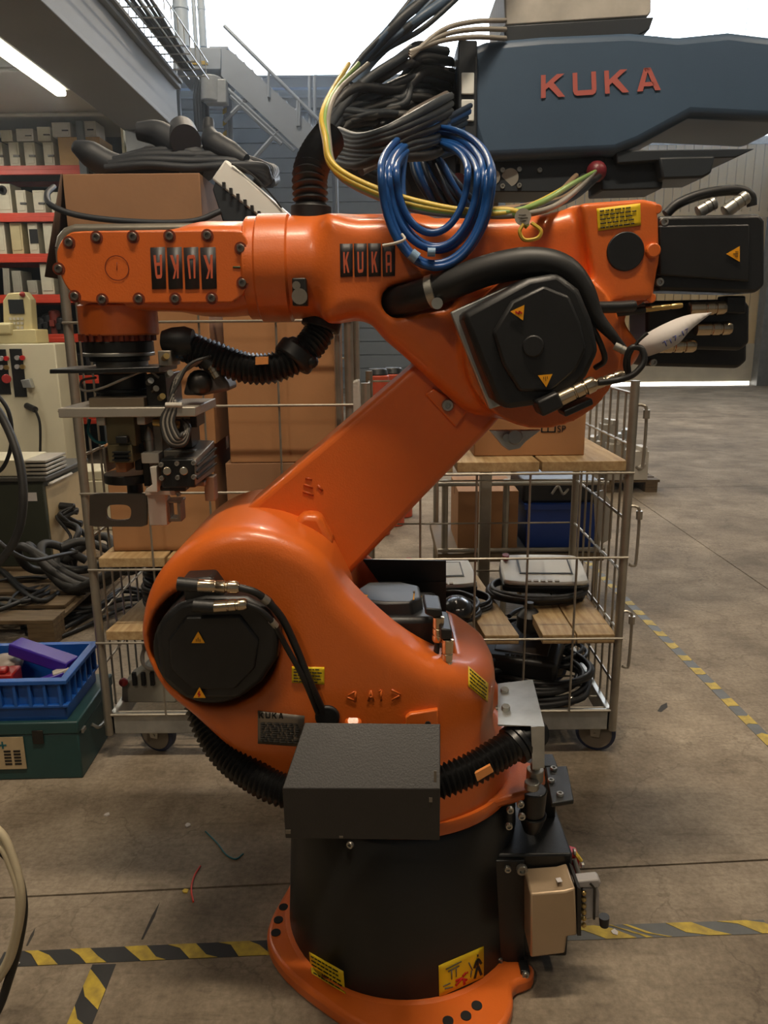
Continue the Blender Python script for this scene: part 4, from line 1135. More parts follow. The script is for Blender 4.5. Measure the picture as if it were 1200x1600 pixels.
pb('spacer_block', 138, 622, 226, 640, 1.76, 1.95, BEIGEPL); pb('top_plate', 90, 638, 306, 651, 1.74, 1.96, ALU)
b = B(); b.pprism([(88, 642), (150, 630), (150, 638), (96, 652)], 1.80, 1.84); b.obj('plate_arm', BEIGEPL, G, bevel=.003)
pb('side_tab', 150, 652, 164, 665, 1.75, 1.85, ALU); pb('side_tab', 213, 650, 227, 664, 1.75, 1.85, ALU)
pb('valve_block', 164, 651, 213, 697, 1.76, 1.90, OLIVE); pb('valve_block', 167, 695, 208, 723, 1.755, 1.88, OLIVE)
pb('clip', 180, 682, 199, 693, 1.745, 1.77, BLACKM); pb('clip', 177, 706, 200, 722, 1.745, 1.77, BLACKM)
for k in range(3):
    pb('clip_fin', 175, 706 + k * 6, 202, 708 + k * 6, 1.738, 1.75, BLACKM, 0)
pb('brown_pad', 180, 723, 198, 738, 1.76, 1.82, mat('brown_pad_paint', (146, 96, 56), .6)); vc('rubber_disc', 164, 236, 738, 752, BLACKM, 1.86); vc('stem', 198, 222, 750, 770, BLACKM, 1.86)
pb('left_rail', 159, 700, 168, 738, 1.78, 1.84, GREYSTEEL)
b = B(); q0 = P(235, 708, 1.80); b.lathe([(.010, 0), (.010, .03), (.012, .032), (.012, .04), (.007, .058), (.002, .064)], q0, (0, 0, 1), 14); b.obj('proximity_sensor', STEEL, G)
pb('white_block', 220, 708, 249, 724, 1.77, 1.86, WHITEP)
b = B(); b.pprism([(234, 730), (244, 729), (246, 769), (228, 769), (228, 764), (238, 757)], 1.755, 1.80); b.obj('white_bracket', WHITEP, G, bevel=.001)
cyl_o = pb('cylinder_block', 250, 718, 306, 762, 1.745, 1.86, BLACKM, .003)
for x_ in (261, 287):
    b = B(); b.cyl(P(x_, 736, 1.745), P(x_, 736, 1.738), .0095, n=20); b.obj('piston_port', CHROME, cyl_o, bevel=.001)
for x_, y_ in ((252, 726), (277, 724), (303, 723), (253, 747), (278, 746), (303, 745)):
    bolt(cyl_o, x_, y_, None, BOLT_S, 1.744)
b = B(); b.hexa([P(306, 718, 1.745), P(306, 758, 1.745), P(336, 736, 1.88), P(335, 688, 1.88)] + [v + Vector((-.06, .02, 0)) for v in (P(306, 718, 1.745), P(306, 758, 1.745), P(336, 736, 1.88), P(335, 688, 1.88))]); o = b.obj('finned_side', GREYSTEEL, cyl_o, bevel=.002)
for k in range(3):
    t_ = .25 + .25 * k
    a_ = P(306, 718 + 40 * t_, 1.744); c_ = P(336, 688 + 48 * t_, 1.879)
    b = B(); b.tube([a_ + Vector((.003, 0, 0)), c_ + Vector((.003, 0, 0))], .003, 4); b.obj('fin_groove', BLACKM, o)
pb('upper_cylinder_plate', 255, 704, 306, 718, 1.80, 1.88, GREYSTEEL); pb('under_block', 250, 760, 290, 768, 1.78, 1.86, BLACKM)
pb('right_foot', 318, 745, 336, 783, 1.83, 1.87, BEIGEPL); pb('right_arm', 296, 753, 320, 760, 1.80, 1.86, BEIGEPL)
# bottom plate with a window
b = B(); x0, y0, x1, y1 = 140, 772, 229, 823; hx0, hy0, hx1, hy1 = 165, 789, 205, 813
hole = sm2([(hx0, (hy0 + hy1) / 2), (hx0 + 2, hy0 + 4), (hx0 + 10, hy0), (hx1 - 10, hy0), (hx1 - 2, hy0 + 4), (hx1, (hy0 + hy1) / 2), (hx1 - 2, hy1 - 4), (hx1 - 10, hy1), (hx0 + 10, hy1), (hx0 + 2, hy1 - 4)], 3)
out = []
cx_, cy_ = (hx0 + hx1) / 2, (hy0 + hy1) / 2
for (hx, hy) in hole:
    dx, dy = hx - cx_, hy - cy_; s_ = min((((x1 if dx > 0 else x0) - cx_) / dx) if abs(dx) > 1e-6 else 1e9, (((y1 if dy > 0 else y0) - cy_) / dy) if abs(dy) > 1e-6 else 1e9)
    out.append((cx_ + dx * s_, cy_ + dy * s_))
n_ = len(hole); V = PP(out, 1.80) + PP(hole, 1.80); V = V + [v + Vector((0, .012, 0)) for v in V]
fs = []
for k in range(n_):
    j = (k + 1) % n_
    fs += [(k, j, n_ + j, n_ + k), (2 * n_ + k, 3 * n_ + k, 3 * n_ + j, 2 * n_ + j), (k, 2 * n_ + k, 2 * n_ + j, j), (n_ + k, n_ + j, 3 * n_ + j, 3 * n_ + k)]
b.add(V, fs); b.obj('window_plate', mat('grey_tool_plate', (92, 86, 78), .5, .4, var=.15), G)
pb('white_plate', 229, 768, 262, 821, 1.79, 1.83, WHITEP); pb('white_ledge', 226, 766, 274, 774, 1.78, 1.84, WHITEP)
b = B(); b.pbox(262, 782, 284, 786, 1.80, 1.84); b.pbox(262, 810, 284, 815, 1.80, 1.84); b.pbox(276, 784, 284, 812, 1.80, 1.84); b.pbox(258, 782, 266, 812, 1.80, 1.84); b.obj('slotted_bracket', GREYSTEEL, G, bevel=.001)
bolt(G, 279, 772, None, BOLT_S, 1.785)
# grey motor on the right of the tool
b = B(); b.pprism([(292, 590), (335, 570), (356, 598), (360, 610), (318, 618), (285, 618)], 1.80, 1.90); mo_ = b.obj('tool_motor', mat('grey_tool_motor', (96, 90, 86), .5, .3, var=.15), G, bevel=.008)
b = B(); b.ball(P(312, 598, 1.80), (.03, .03, .03)); b.cyl(P(330, 572, 1.79), P(320, 562, 1.79), .018, n=14); b.obj('motor_neck', DKSTEEL, mo_)
connector(mo_, P(340, 590, 1.79), P(328, 570, 1.79), .012)
pb('blue_tube_run', 254, 548, 292, 560, 1.80, 1.83, mat('dull_blue_tube', (40, 72, 104), .4)); b = B(); b.lathe([(.012, 0), (.022, .02), (.026, .045), (.022, .06)], P(252, 536, 1.83), (1, 0, .05), 18); b.obj('hose_cup', RUBBER, G)
# tangle of grey tool cables
for k in range(7):
    o_ = k * 3.2
    cable(G, [P(330 - o_ * .9, 556 + o_ * .4, 1.78), P(296 - o_, 570 + o_, 1.765), P(278 - o_ * .6, 600 + o_, 1.755), P(262 + o_ * .8, 632, 1.745), P(252 + o_, 660, 1.74), P(262 + o_, 692 - o_ * .5, 1.735), P(288 - o_ * .2, 695 - o_ * .9, 1.74), P(296 - o_ * .3, 668 + o_ * .3, 1.75), P(285, 655, 1.78)], .0042, GREYW if k % 2 else RUBBER_G, n=6, sub=5)
b = B(); b.cyl(P(259, 633, 1.742), P(285, 633, 1.742), .006, n=8); b.obj('cable_tie', WHITEP, G)
cable(G, [P(140, 655, 1.80), P(138, 675, 1.79), P(150, 690, 1.79), P(165, 692, 1.80)], .004, TEALW, n=6)
cable(G, [P(248, 590, 1.78), P(225, 580, 1.76), P(160, 606, 1.75), P(130, 610, 1.77), P(128, 595, 1.80), P(150, 590, 1.83)], .003, GREYW, n=6)
for i, (x_, y_, x2_, y2_, m_) in enumerate(((215, 660, 240, 690, DKSTEEL), (228, 655, 255, 705, GREYSTEEL), (213, 672, 225, 708, BLACKM), (262, 655, 300, 700, DKSTEEL), (296, 640, 308, 668, BLACKM), (208, 700, 222, 735, BLACKM), (222, 724, 236, 760, DKSTEEL))):
    pb('valve_module', x_, y_, x2_, y2_, 1.80 + .004 * i, 1.9, m_)
b = B(); b.cyl(P(240, 660, 1.78), P(280, 664, 1.78), .009, n=12); b.obj('air_cylinder', BRASS, G); b = B(); b.cyl(P(265, 640, 1.77), P(300, 640, 1.79), .006, n=10); b.obj('rod', STEEL, G)

# ================================================================== SECOND ROBOT (cover tinted for window glow) behind
YK = 2.9
K = thing('robot_arm', 'dark robot arm cover tinted slate for the window glow, with red lettering, behind the orange robot', 'robot', (.82, 3.5, 0))
def f_k():
    near = [(716, 80), (760, 62), (850, 54), (985, 48), (1060, 55), (1140, 47), (1250, 60), (1262, 150), (1250, 190), (1080, 182), (1000, 225), (962, 240), (750, 250), (735, 200), (712, 120)]
    b = B(); b.pprism(near, YK, YK + .42); return b.obj('arm_cover', SLATE_VEIL, K, bevel=.03, seg=3)
ko = f_k()
BV['k'] = BVHTree.FromPolygons([tuple(v) for v in PP([(600, 0), (1300, 0), (1300, 300), (600, 300)], YK - .001)], [(0, 1, 2, 3)])
glyphs('lettering', 'KUKA', GLY, [(845, 118), (1029, 105), (1032, 141), (845, 154)], 'k', mat('faded_red_lettering', (176, 92, 84), .5, var=.05), K, .003, gap=.07)
b = B(); b.pprism([(716, 62), (746, 62), (746, 245), (716, 245)], YK - .02, YK + .3); b.obj('end_block', SLATE_D, K, bevel=.006)
b = B(); b.pprism([(721, 113), (741, 113), (741, 147), (721, 147)], YK - .03, YK - .02); b.pprism([(721, 155), (741, 155), (741, 189), (721, 189)], YK - .03, YK - .02); b.obj('sight_glass', mat('pale_sight_glass', (226, 230, 226), .3), K, bevel=.003)
b = B(); b.pprism([(786, 40), (1022, 26), (1015, 46), (985, 62), (790, 66)], YK + .02, YK + .4); b.obj('top_tray', SLATE_D, K, bevel=.004)
b = B(); b.pprism([(742, 245), (945, 240), (945, 268), (900, 300), (742, 300)], YK + .05, YK + .3); lw = b.obj('lower_frame', SLATE_D, K, bevel=.004)
b = B(); b.pprism([(962, 235), (1180, 232), (1150, 246), (1040, 250), (965, 255)], YK + .02, YK + .26); b.obj('under_plate', SLATE_D, K, bevel=.004)
b = B(); b.pprism([(1030, 245), (1118, 243), (1112, 270), (1098, 278), (1035, 280)], YK + .0, YK + .2); b.obj('under_motor', SLATE_D, K, bevel=.008)
b = B(); b.pprism([(940, 245), (1040, 250), (1035, 295), (940, 298)], YK + .06, YK + .25); b.obj('under_motor', SLATE_D, K, bevel=.006)
for x_, r_ in ((797, .030), (770, .026)):
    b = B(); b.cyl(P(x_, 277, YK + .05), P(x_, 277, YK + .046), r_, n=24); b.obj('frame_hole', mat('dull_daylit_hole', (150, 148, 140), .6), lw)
for x_, y_ in ((772, 268), (785, 266), (811, 265), (785, 291), (811, 290), (843, 266)):
    bolt(lw, x_, y_, None, BOLT_M, YK + .049)
b = B(); b.ball(P(932, 268, YK + .02), .036); b.obj('red_valve', mat('dark_red_valve', (110, 34, 42), .4), K)
b = B(); b.cyl(P(677, 283, YK + .1), P(677, 283, YK + .06), .03, n=20); b.cyl(P(716, 283, YK + .1), P(716, 283, YK + .06), .028, n=20); b.obj('gauge', mat('dull_red_gauge', (96, 50, 54), .4), K)
b = B(); b.pprism([(636, 130), (720, 110), (720, 305), (640, 310), (610, 240)], YK + .1, YK + .38); b.obj('wrist_body', SLATE_D, K, bevel=.02)
for x_, y_ in ((692, 112), (694, 176), (700, 204)):
    connector(K, P(x_ - 6, y_, YK + .04), P(x_ + 8, y_ + 2, YK + .04), .016, GREYSTEEL)
# upright that carries the second robot, mostly behind the trolley
b = B(); q = P(768, 300, 3.55); b.bb((q.x - .02, 3.56, .0), (q.x + .035, 3.615, q.z + .15)); b.bb((q.x - .2, 3.5, 0), (q.x + .22, 3.8, .03)); b.bb((q.x - .06, 3.0, q.z + .0), (q.x + .10, 3.66, q.z + .15)); b.obj('support_post', TUBE, K, bevel=.006)
# white crate lying on top
b = B(); b.pprism([(786, -40), (1018, -60), (1018, 18), (1012, 26), (790, 40)], YK + .03, YK + .4); cr = b.obj('crate', mat('scuffed_white_crate', (176, 172, 164), .6, var=.15, scale=10), None, bevel=.006); tag(cr, 'scuffed white crate lying on top of the slate robot arm', 'crate')
# ---- blue coil hanging over the forearm
bc = thing('hose_coil', 'coil of shiny blue pneumatic hose hanging over the orange forearm', 'hose', P(680, 425, 1.66))
for k in range(7):
    rx = 86 - k * 5 + (k % 3) * 3; ry = 150 - k * 9; cx = 681 + (k % 2) * 6 - k; cy = 268 + (k % 3) * 6
    pts = []
    for j in range(22):
        a_ = 2 * math.pi * j / 22 + k
        yy = 1.655 + .010 * k * (1 if k % 2 else .4) + .6 * max(0, math.sin(a_)) ** 1.5
        pts.append(P(cx + rx * math.cos(a_), cy - ry * math.sin(a_) * (1 if math.sin(a_) < 0 else .46), yy))
    b = B(); b.tube(sm(pts, 3, True), .0075, 8, True); b.obj('hose_loop', BLUEC, bc, ang=80)
cable(bc, [P(598, 384, 1.645), P(618, 380, 1.64), P(632, 374, 1.64), P(628, 366, 1.65)], .003, WHITEP, 'cable_tie', 6)
b = B(); b.cyl(P(642, 396, 1.645), P(652, 404, 1.645), .012, n=10); b.cyl(P(668, 394, 1.65), P(680, 394, 1.65), .009, n=10); b.obj('hose_label', mat('pale_hose_label', (130, 160, 190), .5), bc)
for k in range(9):
    rn_ = random.Random(50 + k)
    b = B(); b.tube(sm([P(735 - k * 3, 165 + k * 9, 2.8), P(690 - k * 3, 190 + k * 8, 2.55), P(655 + k * 2, 215 + k * 6, 2.45), P(645 + k * 6, 260 + rn_.uniform(-8, 8), 2.4), P(668 + k * 8, 310 + rn_.uniform(-8, 8), 2.4), P(700 + k * 9, 335, 2.5)], 7), .009 + .003 * (k % 2), 7)
    o = b.obj('hose', BLUEC if k % 3 == 1 else mat('dark_navy_hose', (30, 44, 62), .4), None, ang=80); tag(o, 'dark blue hose curving down behind the blue coil', 'hose', 'dark hoses behind the coil')
for k in range(7):
    rn_ = random.Random(80 + k)
    b = B(); b.tube(sm([P(704, 150 + 12 * k, 2.7), P(680, 165 + 12 * k + rn_.uniform(-6, 6), 2.2), P(640, 185 + 10 * k, 2.05), P(600, 205 + 8 * k + rn_.uniform(-8, 8), 2.02), P(560, 215 + 7 * k, 2.1), P(530, 205 + 8 * k, 2.3)], 7), rn_.choice([.009, .012]), 7)
    o = b.obj('cable', rn_.choice([RUBBER, SLATE_D]), None, ang=80); tag(o, 'black cable slung across the top of the blue coil', 'cable', 'cables across the blue coil')
# ---- bundle of wires from the upper left to the round tag
def wire(name, label, pts, r, m, cat='cable', group=None, n=7, sub=8):
    b = B(); b.tube(sm(pts, sub), r, n + 1); o = b.obj(name, m, None, ang=80); tag(o, label, cat, group); return o
WB_ = [(505, 215), (512, 250), (545, 275), (600, 300), (660, 318), (730, 330), (800, 330)]
mats_ = [YELW, GREENW, GREYW, YELW, GREENW, GREYW]
names_ = ['yellow', 'green and yellow', 'grey', 'yellow', 'green and yellow', 'grey']
for k in range(6):
    dx, dy = (k % 3) * 5 - 5, (k // 3) * 7 - 2 + (k % 3) * 4
    pts = [P(560 + dx * 3, 100, 2.3), P(525 + dx, 140, 2.05), P(508 + dx, 180, 1.88)] + [P(x_ + dx * .6 + (6 if i < 2 else 0), y_ + dy * (1 if i < 5 else .5), 1.82 - i * .025) for i, (x_, y_) in enumerate(WB_)]
    pts += [P(850 + dx * 2, 312 + dy, 1.72), P(895 + dx, 285 + dy, 2.0), P(930, 268, 2.7)] if k % 2 else [P(825, 345 + dy, 1.665)]
    wire('wire', names_[k] + ' wire sagging over the forearm, ' + ('ending at the round tag' if not k % 2 else 'rising again to the red valve') + (', upper' if k < 3 else ', lower'), pts, .0065, mats_[k], 'wire', 'sagging wires over the forearm')
b = B(); b.cyl(P(517, 262, 1.88), P(524, 240, 1.88), .004, n=6); 
wt = thing('round_tag', 'small round white tag hanging on a yellow wire loop by the forearm', 'tag', P(817, 352, 1.65))
b = B(); b.cyl(P(817, 339, 1.652), P(817, 339, 1.648), .0165, n=24); o = b.obj('disc', WHITEP, wt)
BV['rt'] = BVHTree.FromPolygons([tuple(v) for v in PP([(790, 320), (850, 320), (850, 360), (790, 360)], 1.6475)], [(0, 1, 2, 3)])
strokes('print', [((.2, .35), (.8, .35)), ((.15, .55), (.85, .55)), ((.3, .75), (.7, .75))], [(806, 328), (828, 328), (828, 350), (806, 350)], .06, 'rt', INKG, o, .0005, n=1)
b = B(); b.tube(sm([P(818, 350, 1.65), P(812, 362, 1.65), P(820, 375, 1.65), P(840, 372, 1.65), P(845, 360, 1.65), P(830, 348, 1.655)], 5), .004, 6); b.obj('wire_loop', YELW, wt)
# ---- black cable bundle of the second robot
rnd = random.Random(3)
for k in range(26):
    u = k / 25
    sx, sy = 694 + rnd.uniform(-12, 12), 80 + 150 * u + rnd.uniform(-8, 8)
    pts = [P(sx + 10, sy, 2.95 + .1 * rnd.random()), P(sx - 40, sy - 6 + rnd.uniform(-12, 12), 2.85), P(620 + rnd.uniform(-15, 15), 105 + 110 * u + rnd.uniform(-15, 15), 2.75 + .2 * rnd.random()), P(560 + rnd.uniform(-12, 12), 135 + 70 * u + rnd.uniform(-12, 12), 2.65 + .15 * rnd.random()), P(515 + rnd.uniform(-6, 14), 175 + 40 * u, 2.6)]
    if k % 3 == 0:
        pts += [P(512 + rnd.uniform(-6, 6), 215 + 20 * u, 2.5), P(530 + rnd.uniform(-10, 10), 255 + 10 * u, 2.5), P(600, 280 + rnd.uniform(-20, 10), 2.6)]
    elif k % 3 == 1:
        pts += [P(505 + rnd.uniform(-3, 3), 205, 2.55), P(525, 185 + rnd.uniform(-10, 10), 2.6), P(570 + rnd.uniform(-10, 20), 180, 2.7)]
    wire('cable', 'black cable in the tangled bundle left of the slate robot arm', pts, rnd.choice([.010, .013, .016]), rnd.choice([RUBBER, SLATE_D, SLATE_D, RUBBER_G]), 'cable', 'tangled black cable bundle', 7, 6)
for k in range(7):
    pts = [P(524 + k * 5, 150 - k * 3, 2.7), P(560 + k * 6, 95 - k * 2, 2.72 + .02 * k), P(606 + k * 9, 45 - (k % 3) * 6, 2.76), P(650 + k * 12, -10, 2.8), P(690 + k * 14, -60, 2.8), P(730 + k * 16, -160, 2.85), Vector((.55 + .03 * k, 3.0, 3.4)), Vector((.6 + .03 * k, 3.1, 4.6)), Vector((.6 + .03 * k, 3.1, 7.0)), Vector((.6 + .03 * k, 3.1, 10.75))]
    wire('cable', 'dark cable of the bunch rising to the upper edge against the bright window', pts, .009 + .004 * (k % 3), SLATE_VEIL if k % 2 else SLATE_D, 'cable', 'rising dark cables', 7, 6)  # black jackets tinted slate to carry the window glow
for k in range(3):
    wire('cable', 'thin grey cable arching over the top of the cable bundle', [P(640, 90 - k * 4, 2.75), P(690, 48 + k * 8, 2.78), P(740, 34 + k * 12, 2.82), P(790, 32 + k * 14, 2.9)], .008, GREYW, 'cable', 'thin arching cables', 6)
for k in range(5):
    wire('hose', 'blue hose running down from the cable bundle to the blue coil', [P(690 + k * 4, 180 + k * 6, 2.5), P(655 + k * 7, 195 + k * 3, 2.3), P(618 + k * 6, 225, 2.1), P(602 + k * 7, 265, 1.95), P(606 + k * 6, 310, 1.86), P(612 + k * 6, 335, 1.84)], .0075, BLUEC, 'hose', 'blue hoses above the coil', 7)
for k in range(3):
    wire('cable', 'thick grey-brown cable sweeping up from the bundle to the slate arm', [P(540 + k * 12, 252 + k * 8, 2.4), P(600 + k * 8, 222 + k * 8, 2.5), P(640 + k * 5, 180 + k * 8, 2.65), P(698, 148 + k * 9, 2.85)], .013, mat('brown_grey_jacket', (96, 88, 82), .5), 'cable', 'brown-grey sweeping cables')
for k in range(4):
    wire('cable', 'black cable hanging below the slate arm onto the forearm top', [P(900 + k * 12, 275, 2.9), P(870 + k * 10, 305, 2.3), P(830 + k * 9, 322, 1.95), P(770 + k * 10, 330 + k * 2, 1.9)], .010, RUBBER if k % 2 else mat('tan_jacket', (140, 116, 90), .45), 'cable', 'cables below the slate arm')

# ================================================================== WIRE TROLLEYS
def trolley(label, X0, X1, Yf, Yr, H, shelves, frontz, frontx, topbar, sidez, slabel=None):
    t = thing('wire_trolley', label, 'trolley', ((X0 + X1) / 2, (Yf + Yr) / 2, 0))
    zb0, zb1 = .115, .195
    b = B()
    b.bb((X0, Yf, zb0), (X1, Yf + .025, zb1)); b.bb((X0, Yr - .025, zb0), (X1, Yr, zb1)); b.bb((X0, Yf, zb0), (X0 + .025, Yr, zb1)); b.bb((X1 - .025, Yf, zb0), (X1, Yr, zb1))
    b.obj('base_frame', GALV, t, bevel=.004)
    k = 8
    for i in range(k):
        y_ = Yf + (Yr - Yf) * (i + .5) / k
        b = B(); b.cyl((X0 + .02, y_, zb1 - .01), (X1 - .02, y_, zb1 - .01), .004, n=6); b.obj('deck_wire', TUBE, t)
    b = B(); b.tube([Vector((X0, Yf - .004, zb1 + .003)), Vector((X1, Yf - .004, zb1 + .003))], .006, 6); b.obj('base_rail', TUBE, t)
    R0 = .016
    for (x_, y_) in ((X0, Yf), (X1, Yf), (X0, Yr), (X1, Yr)):
        if not topbar or True:
            hh = H - (.06 if topbar else 0)
            b = B(); b.cyl((x_, y_, zb0), (x_, y_, hh), R0, n=12); b.obj('post', TUBE, t)
    if topbar:
        for y_ in (Yf, Yr):
            arc = [Vector((X0, y_, H - .06)), Vector((X0 + .01, y_, H - .03)), Vector((X0 + .03, y_, H - .01)), Vector((X0 + .06, y_, H)), Vector((X1 - .06, y_, H)), Vector((X1 - .03, y_, H - .01)), Vector((X1 - .01, y_, H - .03)), Vector((X1, y_, H - .06))]
            b = B(); b.tube(arc, R0, 12); b.obj('top_bow', TUBE, t)
    for z_ in frontz:
        b = B(); b.cyl((X0 - .012, Yf - .016, z_), (X1 + .012, Yf - .016, z_), .0048, n=6); b.obj('wire', TUBE, t)
    for x_ in frontx:
        b = B(); b.cyl((x_, Yf - .008, zb1), (x_, Yf - .008, H if topbar else frontz[0] + .0), .0042, n=6); b.obj('wire', TUBE, t)
    for xs in (X0, X1):
        for z_ in sidez:
            b = B(); b.cyl((xs, Yf, z_), (xs, Yr, z_), .0055, n=6); b.obj('side_wire', TUBE, t)
        for i in range(1, 8):
            y_ = Yf + (Yr - Yf) * i / 8
            b = B(); b.cyl((xs, y_, zb1), (xs, y_, sidez[0]), .0045, n=6); b.obj('side_wire', TUBE, t)
    for z_ in sidez:
        b = B(); b.cyl((X0, Yr, z_), (X1, Yr, z_), .0045, n=6); b.obj('rear_wire', TUBE, t)
    for (x_, y_) in ((X0 + .16, Yf + .08), (X1 - .045, Yf + .06), (X0 + .16, Yr - .08), (X1 - .095, Yr - .08)):
        rw = .077
        ax = Vector((math.sin(.35), math.cos(.35), 0))
        b = B(); b.lathe([(rw * .86, -.017), (rw, -.012), (rw, .012), (rw * .86, .017)], (x_, y_, rw), ax, 28); wo_ = b.obj('castor_wheel', RIMBLUE, t)
        b = B(); b.lathe([(rw * .82, -.020), (rw * .8, -.019), (rw * .3, -.012), (rw * .28, -.022), (.006, -.024)], (x_, y_, rw), ax, 24); b.lathe([(rw * .82, .018), (rw * .3, .012), (.006, .02)], (x_, y_, rw), ax, 24); b.obj('wheel_disc', WHEEL, wo_)
        b = B(); b.cyl(Vector((x_, y_, rw)) - ax * .032, Vector((x_, y_, rw)) + ax * .032, .006, n=8); b.obj('axle_bolt', STEEL, wo_)
        b = B()
        for s_ in (-1, 1):
            o_ = ax * (s_ * .026); u_ = Vector((ax.y, -ax.x, 0)) * .016
            c_ = Vector((x_, y_, 0)) + o_
            b.prism([c_ - u_ + Vector((0, 0, rw - .012)), c_ + u_ + Vector((0, 0, rw - .012)), c_ + u_ * 1.4 + Vector((0, 0, .116)), c_ - u_ * 1.4 + Vector((0, 0, .116))], ax * (.003 * s_))
        b.box((x_, y_, .113), (.07, .07, .006)); b.box((x_, y_, rw), (.004, .004, .09)); b.obj('castor_fork', STEEL, t)
    return t
LX0, LX1, RX0, RX1, YT, YTR = -1.065, -.115, -.06, .872, 2.68, 3.42
def zy(py, Y=YT - .01): return P(600, py, Y).z
lt = trolley('tall zinc wire roll trolley holding cardboard boxes behind the robot on the left', LX0, LX1, YT, YTR, 1.955, None,
        [zy(500), zy(632), zy(767), zy(886), zy(1000)], [-.84, -.62, -.36], True, [1.80, 1.5, 1.2, .9, .6, .4])
rtx = [X_ for X_ in (.13, .33, .52, .70)]
rtr = trolley('open zinc wire trolley with plank shelves behind the robot on the right', RX0, RX1, YT, YTR, 1.445, None,
        [zy(742), zy(874), zy(1000)], rtx, False, [1.40, 1.22, 1.12, .95, .75, .52, .30])
for z_ in (1.36, 1.0, .60):
    b = B(); x_ = RX1 + .03; b.tube(sm([Vector((RX1, YT, z_)), Vector((x_, YT - .01, z_)), Vector((x_ + .012, YT - .012, z_ - .03)), Vector((x_ + .012, YT - .012, z_ - .2)), Vector((x_ + .002, YT - .012, z_ - .22)), Vector((x_ - .012, YT - .012, z_ - .215))], 4), .0055, 6); o = b.obj('latch_hook', TUBE, rtr)
    b = B(); b.cyl((x_ + .012, YT - .012, z_ - .045), (x_ + .012, YT - .012, z_ - .015), .012, n=8); b.obj('latch_collar', TUBE, o)
# loose vertical posts and latch between the two trolleys
b = B()
for x_ in (-.155, -.09):
    b.cyl((x_, YT + .02, .2), (x_, YT + .02, 1.9 if x_ < -.1 else 1.75), .010, n=8)
b.obj('gate_post', TUBE, lt)
def plank(x0, x1, z, y0=YT - .005, y1=YTR - .03, th=.036, lab='', m=WOOD, skew=0):
    b = B(); b.hexa([Vector((x0, y0, z)), Vector((x1, y0, z)), Vector((x1 + skew, y1, z)), Vector((x0 + skew, y1, z))] + [Vector((x0, y0, z + th)), Vector((x1, y0, z + th)), Vector((x1 + skew, y1, z + th)), Vector((x0 + skew, y1, z + th))])
    o = b.obj('plank', m, None, bevel=.002); tag(o, lab, 'plank'); return o
zl = .474; zu = zy(742) + .005
plank(.372, .500, zl, lab='dirty pine plank on the lower trolley shelf, alone between two gaps', skew=-.07)
plank(.588, .712, zl, lab='pine plank on the lower trolley shelf, second from the right post')
plank(.718, .862, zl, lab='pale pine plank on the lower trolley shelf beside the right post')
plank(.16, .29, zl, lab='pine plank on the lower trolley shelf behind the upright black motor'); plank(-.04, .08, zl, lab='pine plank at the left end of the lower trolley shelf')
plank(.26, .55, zu, lab='pine board of the upper trolley shelf under the left half of the lettered box'); plank(.56, .862, zu, lab='pine board of the upper trolley shelf by the right post'); plank(-.04, .245, zu, lab='pale pine board of the upper trolley shelf behind the link arm', skew=-.03)
# left trolley boards
zb = zy(886) + .006; zc = zy(1000) + .006
plank(-1.04, -.80, zb, lab='pine board under the cardboard boxes, left end'); plank(-.79, -.13, zb, lab='pine board under the cardboard boxes behind the orange lug')
plank(-1.04, -.86, zc, lab='short pine board on the low left shelf beside the motor', skew=.05, y1=YTR - .1)
# cardboard boxes
def carton(label, x0, y0, x1, y1, Yn, Yf, m=CARD, z0=None, tape_=True, group=None, flap=True):
    a = P(x0, y0, Yn); c = P(x1, y1, Yn); lo = Vector((a.x, Yn, c.z if z0 is None else z0)); hi = Vector((c.x, Yf, a.z))
    t = thing('cardboard_box', label, 'box', ((lo.x + hi.x) / 2, (Yn + Yf) / 2, lo.z), group)
    b = B(); b.bb(lo, hi); b.obj('carton', m, t, bevel=.003)
    mid = (lo.y + hi.y) / 2
    b = B(); b.bb((lo.x + .002, mid - .0015, hi.z), (hi.x - .002, mid + .0015, hi.z + .001)); b.obj('flap_seam', CARD_D, t)
    if tape_:
        b = B(); xm = (lo.x + hi.x) / 2
        b.bb((lo.x - .0008, mid - .025, hi.z - .06), (hi.x + .0008, mid + .025, hi.z + .0016)); b.obj('packing_tape', mat('clear_brown_tape', (150, 112, 72), .25), t)
    return t, lo, hi
ztop = zb + .037
carton('large cardboard box in the tall trolley, upper right of the stack', 347, 488, 526, 722, 2.74, 3.3, z0=zy(722, 2.74) + .002)
carton('cardboard box in the tall trolley, lower right of the stack', 352, 724, 520, 868, 2.74, 3.3, z0=ztop, m=CARD2)
carton('cardboard box in the tall trolley behind the gripper, upper left', 150, 486, 338, 692, 2.76, 3.3, z0=zy(692, 2.76) + .002)
carton('cardboard box in the tall trolley behind the gripper plate, lower left', 162, 694, 342, 868, 2.76, 3.3, z0=ztop)
tb, lo, hi = carton('big brown cardboard box on top of the stack above the robot wrist', 97, 272, 324, 474, 2.78, 3.25, m=CARD2, z0=zy(486, 2.74) + .006, tape_=False)
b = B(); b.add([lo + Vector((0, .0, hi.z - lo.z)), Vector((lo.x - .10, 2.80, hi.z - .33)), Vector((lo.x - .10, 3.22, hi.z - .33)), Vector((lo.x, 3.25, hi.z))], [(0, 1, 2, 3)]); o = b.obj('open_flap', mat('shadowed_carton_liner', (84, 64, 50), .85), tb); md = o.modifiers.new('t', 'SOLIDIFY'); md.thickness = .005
tb, lo, hi = carton('cardboard box with printed letters on the upper trolley shelf', 742, 640, 912, 722, 2.80, 3.2, z0=zu + .037)
text('print', 'SP', P(870, 675, 2.798), (1, 0, 0), (0, 0, 1), .034, INK, tb)
b = B(); 
